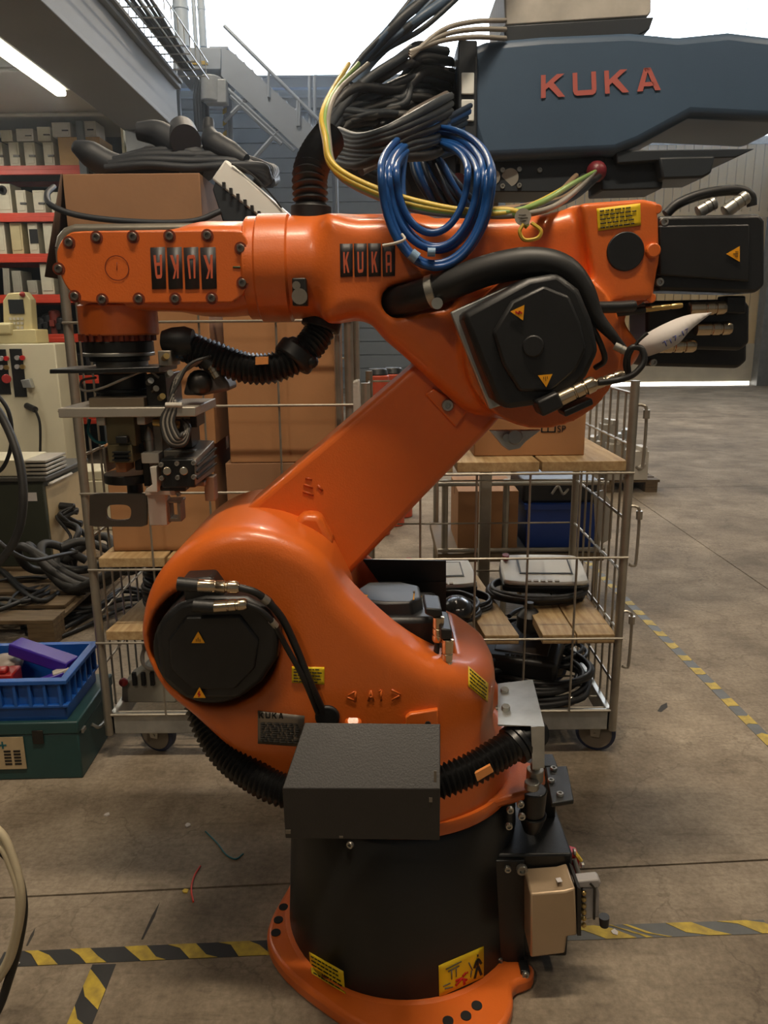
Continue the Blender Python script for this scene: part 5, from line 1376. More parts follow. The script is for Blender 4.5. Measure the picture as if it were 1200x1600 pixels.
for q in ((846, 654, 847.5, 675), (846, 674, 868, 675.5), (867, 654, 868.5, 675), (856, 654, 857, 675)):
    b.pbox(*q, 2.798, 2.7995)
b.obj('print', INK, tb)
# ---- things on top of the left stack
ht = hi.z
def lump(name, label, cat, pts, rr, m=RUBBER, n=12, group=None, flat=None):
    b = B(); ps = sm(pts, 6); L = len(ps); r_ = [rr[min(len(rr) - 1, int(i / L * len(rr)))] if False else np.interp(i / (L - 1) * (len(rr) - 1), range(len(rr)), rr) for i in range(L)]
    b.tube(ps, [float(v) for v in r_], n); o = b.obj(name, m, ang=70); tag(o, label, cat, group); return o
SLB = mat('dusty_black_rubber', (42, 46, 52), .55, var=.15)
lump('cable_boot', 'thick dark cable boot lying on the big box, pointing left', 'boot', [P(116, 228, 2.9), P(140, 240, 2.9), P(180, 262, 2.92), P(230, 268, 2.94), P(280, 262, 2.95)], [.02, .045, .05, .034, .03], SLB)
lump('cable_roll', 'dark roll with an open end on top of the cable pile', 'roll', [P(290, 220, 2.86), P(285, 205, 3.0)], [.052, .05], SLB, 24)
lump('torch_handle', 'dark torch handle standing up in the cable pile', 'tool', [P(326, 188, 2.95), P(327, 205, 2.93), P(335, 225, 2.9), P(362, 240, 2.88), P(385, 250, 2.86)], [.018, .022, .045, .04, .02], SLB)
lump('cable_boot', 'dark cable boot under the roll in the cable pile', 'boot', [P(215, 205, 2.95), P(250, 210, 2.95), P(290, 240, 2.92), P(330, 262, 2.9)], [.03, .045, .05, .05], SLB)
for k in range(13):
    lump('cable', 'dark cable in the pile on the big cardboard box', 'cable', [P(165 + 7 * k, 263 - k % 4 * 5, 2.84 + .025 * k), P(230, 258 - 7 * (k % 4), 2.83 + .025 * k), P(300, 262 - 9 * (k % 4), 2.83 + .025 * k), P(365, 258 - 5 * (k % 4), 2.83 + .025 * k), P(415 + k, 262 + 7 * (k % 3), 2.88 + .02 * k), P(400 + 2 * k, 285, 2.95)], [.014 + .003 * (k % 3), .014 + .003 * (k % 3)], SLB, 8, 'dark cable pile on the big box')
lump('cable', 'single dark cable slung across the front of the big cardboard box', 'cable', [P(84, 292, 2.9), P(73, 305, 2.80), P(82, 322, 2.73), P(130, 338, 2.72), P(220, 347, 2.72), P(300, 346, 2.72), P(345, 330, 2.74)], [.010, .010], SLB, 8)
# silver unit leaning there
su = thing('electronic_unit', 'pale ribbed electronic unit leaning on the stack beside the big box', 'unit', P(390, 345, 2.8))
b = B(); b.hexa([P(330, 280, 2.76), P(352, 248, 2.76), P(455, 338, 2.76), P(420, 352, 2.76)] + [v + Vector((0, .14, .01)) for v in PP([(330, 280), (352, 248), (455, 338), (420, 352)], 2.76)]); b.obj('case', PEND, su, bevel=.008)
b = B(); b.hexa([P(332, 296, 2.765), P(338, 278, 2.765), P(425, 348, 2.765), P(350, 352, 2.765)] + [v + Vector((0, .13, 0)) for v in PP([(332, 296), (338, 278), (425, 348), (350, 352)], 2.765)]); b.obj('base', SLATE_D, su, bevel=.004)
for k in range(6):
    b = B(); q = P(350 + 11 * k, 290 + 9 * k, 2.752); b.box(q, (.010, .014, .02)); b.obj('key', BLACKP, su)
b = B(); b.tube(sm([P(362, 256, 2.755), P(390, 270, 2.75), P(420, 300, 2.752), P(440, 325, 2.755)], 4), .003, 6); b.obj('edge_strip', BLACKP, su)

# ---- teach pendants and cables on the right trolley
def spiral(name, label, c, rx, ry, turns, r, m=RUBBER, group=None, rise=.004, seed=0, tail=None, loose=.05):
    rn = random.Random(seed); c = Vector(c); pts = []
    N_ = int(turns * 14)
    ph = rn.random() * 6
    for j in range(N_ + 1):
        a_ = 2 * math.pi * j / 14 + ph
        k_ = 1 + rn.uniform(-loose, loose) * .5 + loose * 1.6 * math.sin(j * .37) + loose * math.sin(j * .11 + 1)
        pts.append(c + Vector((rx * k_ * math.cos(a_), ry * k_ * math.sin(a_), r + rise * j / 14 * 2 + rn.uniform(0, .004))))
    if tail: pts += [Vector(q) for q in tail]
    b = B(); b.tube(sm(pts, 3), r, 8); o = b.obj(name, m, ang=80); tag(o, label, 'cable', group); return o
def pendant(label, c, yaw, sx, sy, th, tilt=.12, body=PEND, scr=SCREEN, side=BLACKP):
    c = Vector(c)
    t = thing('teach_pendant', label, 'pendant', c)
    Rm = Matrix.Rotation(yaw, 3, 'Z') @ Matrix.Rotation(tilt, 3, 'X')
    def W(p): return c + Rm @ Vector(p)
    out = sm2([(-sx * .5, -sy * .30), (-sx * .44, -sy * .48), (0, -sy * .52), (sx * .44, -sy * .48), (sx * .5, -sy * .3), (sx * .48, sy * .38), (sx * .3, sy * .5), (-sx * .3, sy * .5), (-sx * .48, sy * .38)], 3)
    b = B(); b.prism([W((x_, y_, 0)) for x_, y_ in out], Rm @ Vector((0, 0, th * .6))); b.obj('lower_shell', side, t, bevel=.006)
    b = B(); b.prism([W((x_ * .98, y_ * .98, th * .6)) for x_, y_ in out], Rm @ Vector((0, 0, th * .4))); b.obj('upper_shell', body, t, bevel=.008)
    b = B(); b.prism([W((x_, y_, th + .001)) for x_, y_ in ((-sx * .29, -sy * .22), (sx * .33, -sy * .22), (sx * .33, sy * .30), (-sx * .29, sy * .30))], Rm @ Vector((0, 0, .002))); s_ = b.obj('screen_frame', BLACKP, t)
    b = B(); b.prism([W((x_, y_, th + .003)) for x_, y_ in ((-sx * .27, -sy * .19), (sx * .31, -sy * .19), (sx * .31, sy * .27), (-sx * .27, sy * .27))], Rm @ Vector((0, 0, .001))); b.obj('screen', scr, s_)
    for k in range(5):
        b = B(); b.box(W((-sx * .2 + k * sx * .08, -sy * .46, th * .9)), (sx * .05, .012, .02), Rm); b.obj('key', WHITEP, t)
    b = B(); b.cyl(W((-sx * .42, sy * .3, th)), W((-sx * .42, sy * .3, th + .022)), .014, .016, 14); b.obj('stop_button', REDP, t)
    return t
zp = zl + .037
pendant('pale teach pendant with bright screen lying on a coiled black cable', (F(805, 866, zp).x + .02, 3.16, zp + .06), -.05, .36, .25, .05, .2)
spiral('cable', 'black cable coil under the right teach pendant', (F(822, 905, zp).x, 3.10, zp), .19, .14, 5, .0105, RUBBER_G, seed=2, rise=.003)
pendant('pale teach pendant lying left of the other pendant behind the black guard plate', (F(668, 870, zp).x + .02, 3.16, zp + .05), .05, .30, .24, .05, .2)
b = B(); q = F(612, 862, zp); q.y = 3.05; b.cyl((q.x, q.y, zp), (q.x, q.y, zp + .07), .03, .026, 16); b.cyl((q.x, q.y, zp + .07), (q.x, q.y, zp + .10), .017, .02, 14); o = b.obj('joystick', BLACKP, None, bevel=.004); tag(o, 'small black joystick knob standing left of the pale pendants', 'joystick')
spiral('cable', 'black cable coil on the shelf left of the lone plank', (F(690, 925, zp).x, 2.90, zp), .12, .12, 6, .0085, RUBBER, seed=5, rise=.004)
b = B(); q = Vector((F(705, 935, zp).x, 2.82, zp + .05)); b.ball(q, (.065, .09, .05), 16, 10); o = b.obj('handset', mat('shiny_black_plastic', (30, 30, 30), .18), None); tag(o, 'shiny black rounded handset lying in the cable coil', 'handset')
b = B(); q = F(812, 950, zl - .03); q.y = 2.92; b.lathe([(.035, -.05), (.05, -.03), (.05, .02), (.03, .045), (.016, .05), (.016, .075)], (q.x, 2.92, zl - .0), (0, 0, 1), 18); o = b.obj('black_bottle', BLACKP); tag(o, 'small black bottle stuck in the gap between shelf planks', 'bottle')
spiral('cable', 'thin black cable tangled around the left pendant', (F(700, 890, zp).x, 2.98, zp + .0), .13, .1, 4, .006, RUBBER, seed=9)
# bottom deck: black pendants and cables
zd = .192
for k, (px_, py_, yaw, s_, lab) in enumerate(((815, 1040, -.35, .36, 'black handheld controller lying on the bottom deck of the right trolley'), (735, 1030, .25, .3, 'black box unit on the bottom deck left of the handheld controller'))):
    t = thing('controller', lab, 'controller', (F(px_, py_, zd + .1).x, 2.98, zd))
    c = Vector((F(px_, py_, zd + .1).x, 2.98, zd + (.125 if k == 0 else .075))); Rm = Matrix.Rotation(yaw, 3, 'Z') @ Matrix.Rotation(.12, 3, 'X')
    b = B(); b.box(c, (s_, .3, .09), Rm); b.obj('case', BLACKP, t, bevel=.018, seg=3)
    b = B(); b.box(c + Rm @ Vector((.03, 0, .046)), (s_ * .6, .2, .006), Rm); b.obj('top_panel', mat('dark_brown_panel', (54, 46, 38), .4), t, bevel=.003)
    for i in range(6):
        b = B(); b.box(c + Rm @ Vector((-.02 + i * .022, -.12, .046)), (.014, .012, .006), Rm); b.obj('button', DKSTEEL, t)
spiral('cable', 'thick black cable coil at the right end of the bottom deck', (.62, 2.93, zd), .185, .17, 9, .0125, RUBBER, seed=11, rise=.0035, loose=.12)
spiral('cable', 'black cable heap behind the controller on the bottom deck', (.68, 3.14, zd + .04), .15, .13, 8, .010, RUBBER, seed=12, rise=.009, loose=.16)
spiral('cable', 'black cable heap on the bottom deck behind the upright motor', (.22, 2.95, zd), .2, .15, 8, .010, RUBBER, seed=13, rise=.008, loose=.15)
cn = connector(None, P(864, 1102, 2.76), P(896, 1092, 2.76), .022); tag(cn, 'shiny nickel cable plug lying on the bottom deck by the right post', 'plug')
# left trolley lower contents
spiral('cable', 'black cable heap on the low left shelf behind the orange ring', (-.84, 2.95, zc + .037), .12, .14, 6, .012, RUBBER, seed=15, rise=.012)
spiral('cable', 'black cable coil on the bottom deck of the tall trolley', (-.72, 2.95, zd), .18, .15, 5, .010, RUBBER, seed=16, rise=.005)
t = thing('terminal_unit', 'grey terminal unit with clips on the bottom deck of the tall trolley', 'unit', (P(238, 1060, 2.8).x, 2.85, zd))
b = B(); b.pprism([(190, 1098), (190, 1072), (210, 1060), (225, 1045), (265, 1045), (275, 1060), (275, 1098)], 2.80, 2.95); b.obj('case', UNITG, t, bevel=.005)
for k in range(3):
    b = B(); b.pbox(205 + 14 * k, 1052, 213 + 14 * k, 1072, 2.785, 2.80); b.obj('clip', DARK, t, bevel=.002)
b = B(); b.ball(P(193, 1066, 2.79), .018); b.obj('red_knob', REDP, t)
lump('cable', 'grey cable hanging in a loop below the low left board', 'cable', [P(228, 1005, 2.80), P(222, 1030, 2.76), P(232, 1044, 2.75), P(250, 1040, 2.77), P(262, 1015, 2.8)], [.008, .008], GREYW, 8)

# ---- cart behind the right trolley with box and blue bin
cz_ = .385
ct = thing('flat_cart', 'low steel cart behind the right trolley carrying a carton and a blue bin', 'cart', (1.0, 4.5, 0))
b = B(); b.bb((.30, 4.15, cz_ - .05), (1.24, 4.9, cz_)); b.obj('deck', mat('cart_deck_wood', (110, 92, 66), .6), ct, bevel=.004)
for x_ in (.34, .68, 1.20):
    for y_ in (4.17, 4.88):
        b = B(); b.cyl((x_, y_, 0), (x_, y_, cz_ + .42), .018, n=8); b.obj('post', TUBE, ct)
for z_ in (cz_ + .02, cz_ + .40):
    b = B(); b.cyl((.30, 4.15, z_), (1.24, 4.15, z_), .012, n=8); b.obj('rail', TUBE, ct)
carton('plain cardboard box on the cart behind the right trolley, left of the blue bin', 716, 768, 808, 850, 4.25, 4.7, z0=cz_ + .001, m=CARD)
bn = thing('storage_bin', 'deep blue plastic bin on the cart behind the right trolley', 'bin', (P(873, 845, 4.25).x, 4.5, cz_))
a_ = P(823, 788, 4.25); c_ = P(930, 850, 4.25)
b = B(); b.bb((a_.x, 4.25, cz_ + .001), (c_.x, 4.29, a_.z)); b.bb((a_.x, 4.7, cz_), (c_.x, 4.74, a_.z)); b.bb((a_.x, 4.28, cz_), (a_.x + .03, 4.72, a_.z)); b.bb((c_.x - .03, 4.28, cz_), (c_.x, 4.72, a_.z)); b.bb((a_.x, 4.26, cz_), (c_.x, 4.73, cz_ + .03)); b.obj('shell', BLUEBIN, bn, bevel=.006)
b = B(); b.bb((a_.x - .012, 4.238, a_.z - .03), (c_.x + .012, 4.752, a_.z)); b.bb((a_.x + .03, 4.26, a_.z), (c_.x - .03, 4.72, a_.z + .001)); b.obj('rim', BLUEBIN, bn, bevel=.004)
b = B(); b.bb((a_.x - .02, 4.27, a_.z + .003), (c_.x + .02, 4.72, a_.z + .13)); o = b.obj('black_tray', BLACKP, None, bevel=.015); tag(o, 'black plastic tray stacked on the deep blue bin', 'tray')
lump('cable', 'pale cable tuft on the black tray', 'cable', [P(862, 772, 4.24), P(872, 760, 4.26), P(880, 772, 4.24), P(892, 758, 4.3)], [.008, .008], GREYW, 6)
b = B(); b.prism(PP([(927, 770), (942, 766), (958, 790), (955, 842), (940, 850), (930, 822)], 3.2), (0, .004, 0)); o = b.obj('document_sleeve', mat('grey_plastic_sleeve', (150, 146, 138), .3), None); tag(o, 'grey document sleeve hanging on the right trolley side mesh', 'sleeve')
# white clutter on a pallet behind the right trolley
pc = thing('pallet', 'low pallet behind the right trolley holding pale metal parts', 'pallet', (2.35, 7.9, 0))
for k in range(5):
    b = B(); b.bb((1.75, 7.5 + k * .17, .10), (2.75, 7.62 + k * .17, .125)); b.obj('deck_board', WOOD_D, pc)
for k in range(3):
    b = B(); b.bb((1.75 + k * .43, 7.5, 0), (1.87 + k * .43, 8.3, .10)); b.obj('runner', WOOD_D, pc)
rn = random.Random(4)
for k in range(12):
    x_ = 1.82 + (k % 4) * .24; y_ = 7.56 + (k // 4) * .26; h_ = rn.uniform(.2, .6)
    b = B(); b.box((x_, y_, .126 + h_ / 2), (.16, .15, h_)); b.box((x_ + .02, y_, .126 + h_ + .02), (.07, .18, .05), Matrix.Rotation(rn.uniform(-.5, .5), 3, 'Z')); b.cyl((x_ - .03, y_ - .09, .126 + h_ * .4), (x_ + .04, y_ - .1, .126 + h_ * .6), .02, n=8)
    o = b.obj('metal_part', rn.choice([ALU, WHITEP, GALV]), None, bevel=.006); tag(o, 'pale machine part standing on the low pallet behind the right trolley', 'part', 'pale parts on the pallet')
# orange motors and a hanging bag behind the gap between trolleys
for k, (x_, y_) in enumerate(((590, 600), (614, 598), (628, 612))):
    t = thing('orange_canister', ('narrow', 'dark-lidded', 'low')[k] + ' orange canister seen through the gap between the two trolleys', 'canister', (P(x_, 640, 6.0 + .3 * k).x, 6.0 + .3 * k, 0))
    c = Vector((P(x_, y_, 6.0 + .3 * k).x, 6.0 + .3 * k, 0)); zt_ = P(x_, y_ - 14, c.y).z
    b = B(); b.cyl(c, c + Vector((0, 0, zt_)), .09, n=20); b.obj('body', mat('dull_orange_paint', (190, 74, 40), .45), t, bevel=.01)
    b = B(); b.cyl(c + Vector((0, 0, zt_)), c + Vector((0, 0, zt_ + .05)), .085, .07, 20); b.obj('lid', BLACKP, t, bevel=.008)
b = B(); b.prism(PP([(546, 596), (562, 592), (566, 650), (560, 690), (548, 686), (543, 640)], 2.67), (0, .03, 0)); o = b.obj('plastic_bag', mat('crinkled_clear_bag', (170, 166, 158), .25, bump=.6, bscale=40), None, bevel=.008); tag(o, 'crinkled translucent plastic bag hanging on the gate post between trolleys', 'bag')

# ================================================================== LEFT SIDE
# dark green case with blue crate
gx = F(130, 1216); 
gy0 = gx.y; gw = .62; gd = .40; gh = .235
GC = thing('steel_case', 'dark green steel case on the floor at the left edge', 'case', (gx.x - gw / 2, gy0 + gd / 2, 0))
Rg = Matrix.Rotation(.03, 3, 'Z'); gc0 = Vector((gx.x, gy0, 0))
def GW(x_, y_, z_): return gc0 + Rg @ Vector((x_, y_, z_))
def gbox(b, lo, hi): 
    b.hexa([GW(lo[0], lo[1], lo[2]), GW(hi[0], lo[1], lo[2]), GW(hi[0], hi[1], lo[2]), GW(lo[0], hi[1], lo[2]), GW(lo[0], lo[1], hi[2]), GW(hi[0], lo[1], hi[2]), GW(hi[0], hi[1], hi[2]), GW(lo[0], hi[1], hi[2])]); return b
b = B(); gbox(b, (-gw, 0, 0), (0, gd, gh - .05)); b.obj('body', GREENCASE, GC, bevel=.006)
b = B(); gbox(b, (-gw - .004, -.004, gh - .05), (.004, gd + .004, gh)); b.obj('lid', GREENCASE, GC, bevel=.006)
b = B(); gbox(b, (-.165, -.008, gh - .085), (-.125, -.003, gh - .03)); b.obj('clasp', DKSTEEL, GC, bevel=.002)
b = B(); b.tube(sm([GW(.006, .12, gh - .08), GW(.03, .14, gh - .10), GW(.03, .26, gh - .10), GW(.006, .28, gh - .08)], 5), .007, 8); b.obj('handle', STEEL, GC)
b = B(); gbox(b, (.004, .02, gh - .06), (.012, .05, gh - .045)); b.obj('rivet', STEEL, GC)
b = B(); gbox(b, (-.42, -.007, .05), (-.20, -.004, .18)); lb = b.obj('paper_label', mat('aged_paper_label', (176, 156, 122), .7, var=.12, scale=12), GC)
b = B()
for r_ in range(5):
    for c_ in range(2):
        gbox(b, (-.275 + c_ * .035, -.0085, .068 + r_ * .013), (-.25 + c_ * .035, -.0072, .075 + r_ * .013))
b.obj('print', INK, lb)
b = B(); gbox(b, (-.29, -.0085, .146), (-.262, -.0072, .152)); gbox(b, (-.279, -.0085, .135), (-.273, -.0072, .164)); b.obj('print', TEALW, lb)
# blue crate on top
cw, cdp, ch = .50, .36, .165
def crate_(label, z0, x1, y0):
    t = thing('plastic_crate', label, 'crate', GW(x1 - cw / 2, y0 + cdp / 2, z0))
    b = B(); i_ = .02
    gbox(b, (x1 - cw + i_, y0 + i_, z0), (x1 - i_, y0 + cdp - i_, z0 + .012))
    th_ = .008
    gbox(b, (x1 - cw + i_, y0 + i_, z0), (x1 - i_, y0 + i_ + th_, z0 + ch)); gbox(b, (x1 - cw + i_, y0 + cdp - i_ - th_, z0), (x1 - i_, y0 + cdp - i_, z0 + ch))
    gbox(b, (x1 - cw + i_, y0 + i_, z0), (x1 - cw + i_ + th_, y0 + cdp - i_, z0 + ch)); gbox(b, (x1 - i_ - th_, y0 + i_, z0), (x1 - i_, y0 + cdp - i_, z0 + ch)); b.obj('shell', BLUECRATE, t)
    for zz, wdt in ((z0 + ch - .016, .016), (z0 + .055, .010)):
        b = B(); o_ = .0 if zz > z0 + .1 else .006
        gbox(b, (x1 - cw + o_, y0 + o_, zz), (x1 - o_, y0 + .022, zz + wdt)); gbox(b, (x1 - cw + o_, y0 + cdp - .022, zz), (x1 - o_, y0 + cdp - o_, zz + wdt)); gbox(b, (x1 - cw + o_, y0 + .02, zz), (x1 - cw + .022, y0 + cdp - .02, zz + wdt)); gbox(b, (x1 - .022, y0 + .02, zz), (x1 - o_, y0 + cdp - .02, zz + wdt)); b.obj('rim', BLUECRATE, t, bevel=.002)
    for k in range(9):
        b = B(); x_ = x1 - .03 - k * .054; gbox(b, (x_ - .005, y0 + .004, z0 + .06), (x_ + .005, y0 + .022, z0 + ch - .01)); b.obj('rib', BLUECRATE, t)
    for k in range(6):
        b = B(); y_ = y0 + .04 + k * .056; gbox(b, (x1 - .022, y_ - .005, z0 + .06), (x1 - .004, y_ + .005, z0 + ch - .01)); b.obj('rib', BLUECRATE, t)
    return t
crate_('open blue plastic crate on top of the dark green case', gh, -.02, -.005)
zz = gh + .016
b = B(); Rv = Matrix.Rotation(-.25, 3, 'Z') @ Matrix.Rotation(.22, 3, 'Y'); b.box(GW(-.19, .22, zz + .15), (.26, .075, .05), Rv); t = b.obj('violet_case', PURPLE, None, bevel=.006); tag(t, 'long violet plastic case leaning in the blue crate', 'case')
b = B(); b.box(GW(-.16, .12, zz + .085), (.16, .035, .03), Matrix.Rotation(.5, 3, 'Z') @ Matrix.Rotation(-.2, 3, 'Y')); t = b.obj('violet_case', PURPLE, None, bevel=.005); tag(t, 'short violet case with a pale end in the blue crate', 'case')
b = B(); b.box(GW(-.10, .155, zz + .105), (.06, .036, .032), Matrix.Rotation(.5, 3, 'Z') @ Matrix.Rotation(-.2, 3, 'Y')); t = b.obj('bottle_cap', WHITEP, None, bevel=.004); tag(t, 'pale cap at the end of the short violet case', 'cap')
for k, (x_, y_, s_) in enumerate(((-.30, .10, .2), (-.36, .18, .16))):
    b = B(); b.box(GW(x_, y_, zz + .06 + .02 * k), (s_, .09, .06), Matrix.Rotation(-.15 + .2 * k, 3, 'Z')); b.box(GW(x_, y_ - .02, zz + .1 + .02 * k), (s_ * .7, .04, .02), Matrix.Rotation(-.15 + .2 * k, 3, 'Z')); t = b.obj('red_tool_case', REDP, None, bevel=.006); tag(t, ('dark red plastic case in front' if k == 0 else 'smaller dark red case at the back') + ' in the blue crate', 'case')
b = B(); b.ball(GW(-.36, .26, zz + .10), (.07, .06, .04)); t = b.obj('plastic_bag', mat('pale_bag', (150, 140, 130), .4), None); tag(t, 'pale plastic bag in the rear of the blue crate', 'bag')
# pallet with cables and green cabinet
pz = .145
pcx = F(88, 940, pz)
PL = thing('pallet', 'weathered wooden pallet on the floor at the left edge under the green cabinet', 'pallet', (pcx.x - .6, 4.3, 0))
px1 = -1.75
for k in range(6):
    y_ = 3.80 + k * .23
    b = B(); b.bb((px1 - 1.2, y_, pz - .022), (px1 - .03 * (k % 2), y_ + .16, pz)); b.obj('deck_board', WOOD_D, PL, bevel=.003)
for x_ in (px1 - 1.2, px1 - .68, px1 - .14):
    for y_ in (3.80, 4.40, 4.98):
        b = B(); b.bb((x_, y_, .022), (x_ + .14, y_ + .14, pz - .044)); b.obj('block', WOOD_D, PL, bevel=.003)
    b = B(); b.bb((x_, 3.8, 0), (x_ + .14, 5.12, .022)); b.bb((x_, 3.8, pz - .044), (x_ + .14, 5.12, pz - .022)); b.obj('runner', WOOD_D, PL, bevel=.002)
cx1 = P(72, 800, 4.75).x
GCAB = thing('metal_cabinet', 'low grey-green metal cabinet on the pallet at the left edge', 'cabinet', (cx1 - .5, 5.0, pz))
ztc = P(70, 752, 4.75).z
b = B(); b.bb((cx1 - 1.0, 4.75, pz), (cx1, 5.35, ztc)); b.obj('body', GREENCAB, GCAB, bevel=.006)
b = B(); b.bb((cx1 - 1.02, 4.73, ztc), (cx1 + .03, 5.45, ztc + .03)); b.obj('top', mat('dark_grey_top', (70, 68, 62), .5), GCAB, bevel=.006)
b = B(); b.bb((cx1 - .001, 4.78, pz + .05), (cx1 + .004, 5.33, ztc - .04)); sp = b.obj('side_panel', mat('cream_side_panel', (176, 156, 120), .5, var=.1), GCAB)
b = B(); b.tube(sm([Vector((cx1 + .01, 4.80, ztc - .03)), Vector((cx1 + .035, 4.83, ztc - .02)), Vector((cx1 + .035, 5.1, ztc - .02)), Vector((cx1 + .01, 5.13, ztc - .03))], 4), .010, 8); b.obj('handle', WHITEP, GCAB)
b = B(); b.pbox(38, 770, 58, 783, 4.745, 4.75); b.obj('paper_label', PAPER, GCAB)
for k, (y_, z_) in enumerate(((4.95, .5), (5.0, .46), (5.05, .36))):
    b = B(); b.cyl((cx1 + .004, y_, z_), (cx1 + .10, y_, z_ - .01), .024, n=12); b.obj('plug', RUBBER, GCAB, bevel=.004)
AB = thing('power_supply', 'aluminium boxed unit with finned side lying on the green cabinet', 'unit', (P(30, 740, 4.9).x, 5.0, ztc + .03))
x_ = P(42, 740, 4.78).x
b = B(); b.bb((x_ - .4, 4.76, ztc + .031), (x_, 5.1, P(42, 718, 4.78).z + .0)); b.obj('case', WHITEM, AB, bevel=.005)
zq = P(42, 718, 4.78).z - ztc - .031
for k in range(4):
    b = B(); b.bb((x_, 4.77, ztc + .036 + zq * k / 4), (x_ + .13, 5.09, ztc + .026 + zq * (k + 1) / 4)); b.obj('fin', ALU, AB, bevel=.003)
# cables by the pallet
rn = random.Random(21)
for k in range(6):
    j_ = lambda q: rn.uniform(-q, q)
    pts = [Vector((cx1 + .1, 4.95 + .04 * (k % 3), (.5, .46, .36)[k % 3])), P(100 + j_(12), 800 + j_(14), 4.85), P(122 + j_(14), 830 + j_(14), 4.7), P(112 + j_(18), 862 + j_(8), 4.6), F(95 + j_(30), 905 + j_(12), .1), F(50 + j_(25), 915 + j_(25), .17), F(5 + j_(15), 920 + j_(40), .17), F(-40, 930 + j_(40), .17)]
    wire('cable', 'black cable falling from the cabinet side onto the pallet', pts, rn.choice([.010, .013, .016]), RUBBER, 'cable', 'cables from the green cabinet')
for k in range(4):
    c = F(108 + 14 * k, 905 + 14 * k, .16)
    pts = [c + Vector((.28 * math.cos(a_) * (1 + .1 * k), .16 * math.sin(a_) + .12 * k, .02 + .11 * (1 + math.sin(a_ * 2 + k)))) for a_ in [i * .55 + k for i in range(12)]]
    wire('cable', 'thick black cable loop heaped beside the pallet', pts, .026, RUBBER_G, 'cable', 'thick cable loops by the pallet', 9)
for k in range(5):
    j_ = lambda q: rn.uniform(-q, q)
    wire('cable', 'black cable lying on the floor between pallet and trolley', [F(50 + j_(20), 1008 - 9 * k, .014), F(110 + j_(10), 988 - 10 * k + j_(5), .014 + .012 * k), F(150, 968 - 7 * k + j_(8), .02 + .012 * k), F(190, 945 - 6 * k + j_(8), .03 + .01 * k), F(235, 930 + j_(10), .03 + .01 * k)], rn.choice([.009, .012, .015]), RUBBER, 'cable', 'floor cables by the pallet')
wire('cable', 'thick black cable hanging in front of the cabinets at the left edge', [P(-30, 610, 3.6), P(5, 655, 3.6), P(30, 720, 3.55), P(36, 790, 3.5), P(20, 850, 3.5), P(-30, 910, 3.5)], .020, RUBBER_G, 'cable')
wire('cable', 'thin black cable hanging at the left edge beside the thick one', [P(-20, 600, 3.7), P(12, 640, 3.7), P(18, 690, 3.7), P(5, 730, 3.7), P(-20, 745, 3.7)], .010, RUBBER, 'cable')
wire('cable', 'grey cable crossing low over the pallet at the left edge', [P(-20, 830, 3.9), P(15, 860, 3.9), P(50, 875, 4.0), P(90, 868, 4.2), P(120, 862, 4.4)], .012, RUBBER_G, 'cable')
for k in range(2):
    lp = [P(-5, 1295 + 22 * k, 1.42), P(22 - 5 * k, 1345 + 8 * k, 1.42), P(34 - 4 * k, 1400, 1.42), P(28 - 3 * k, 1455, 1.43), P(8 - 4 * k, 1515, 1.45), P(-45, 1572, 1.47), P(-130, 1590, 1.47), P(-215, 1560, 1.47), P(-265, 1480, 1.46), P(-270, 1400, 1.45), P(-235, 1325, 1.44), P(-160, 1275 + 20 * k, 1.43), P(-75, 1268 + 22 * k, 1.42)]
    b = B(); b.tube(sm(lp, 6, True), .0085, 10, True); o = b.obj('cable', CREAMH, None, ang=80); tag(o, ('outer' if k == 0 else 'inner') + ' cream cable loop standing on the floor at the lower left edge', 'cable')
wire('cable', 'black cable loop at the lower left corner beside the cream loops', [P(-60, 1640, 1.40), P(-10, 1590, 1.44), P(14, 1530, 1.46), P(30, 1470, 1.47), P(36, 1410, 1.47), P(20, 1350, 1.48), P(-20, 1310, 1.5)], .010, RUBBER, 'cable')
# floor litter
wire('wire_offcut', 'red wire offcut lying on the floor left of the robot base', [F(313, 1353, .003), F(303, 1370, .003), F(299, 1390, .003), F(302, 1409, .003)], .0028, REDW, 'offcut')
wire('wire_offcut', 'teal wire offcut lying on the floor left of the robot base', [F(321, 1299, .003), F(340, 1318, .003), F(353, 1335, .003), F(368, 1342, .003), F(380, 1334, .003)], .0025, TEALW, 'offcut')
for k, (x_, y_, m_, lab) in enumerate(((167, 1274, PAPER, 'white paper scrap on the floor below the green case'), (294, 1290, PAPER, 'pale paint fleck on the floor near the teal wire'), (290, 1393, YELW, 'yellow plastic crumb on the floor beside the red wire'), (25, 1507, PAPER, 'white scrap on the floor at the left hazard tape'), (960, 1458, PAPER, 'pale cable end on the hazard tape right of the robot'))):
    c = F(x_, y_, 0); b = B(); b.prism([c + Vector((.010 * math.cos(a_ + k), .008 * math.sin(a_ + k) * (1 + .6 * (i % 2)), .0005)) for i, a_ in enumerate([0, 1.2, 2.3, 3.5, 4.9])], (0, 0, .004)); o = b.obj('scrap', m_); tag(o, lab, 'scrap')
SCUFF = mat('black_tyre_scuff', (50, 46, 40), .8)
for (x0_, y0_, x1_, y1_, w_) in ((250, 1409, 222, 1468, .007), (55, 1450, 42, 1478, .006), (1042, 1098, 1030, 1112, .02)):
    a_ = F(x0_, y0_); c_ = F(x1_, y1_); d_ = (c_ - a_).normalized(); s_ = Vector((-d_.y, d_.x, 0)) * w_
    b = B(); b.prism([a_, a_.lerp(c_, .4) + s_ * .8, c_ + s_ * .4, c_ - s_ * .4, a_.lerp(c_, .4) - s_ * .6], (0, 0, .0006)); b.obj('scuff_mark', SCUFF, floor)

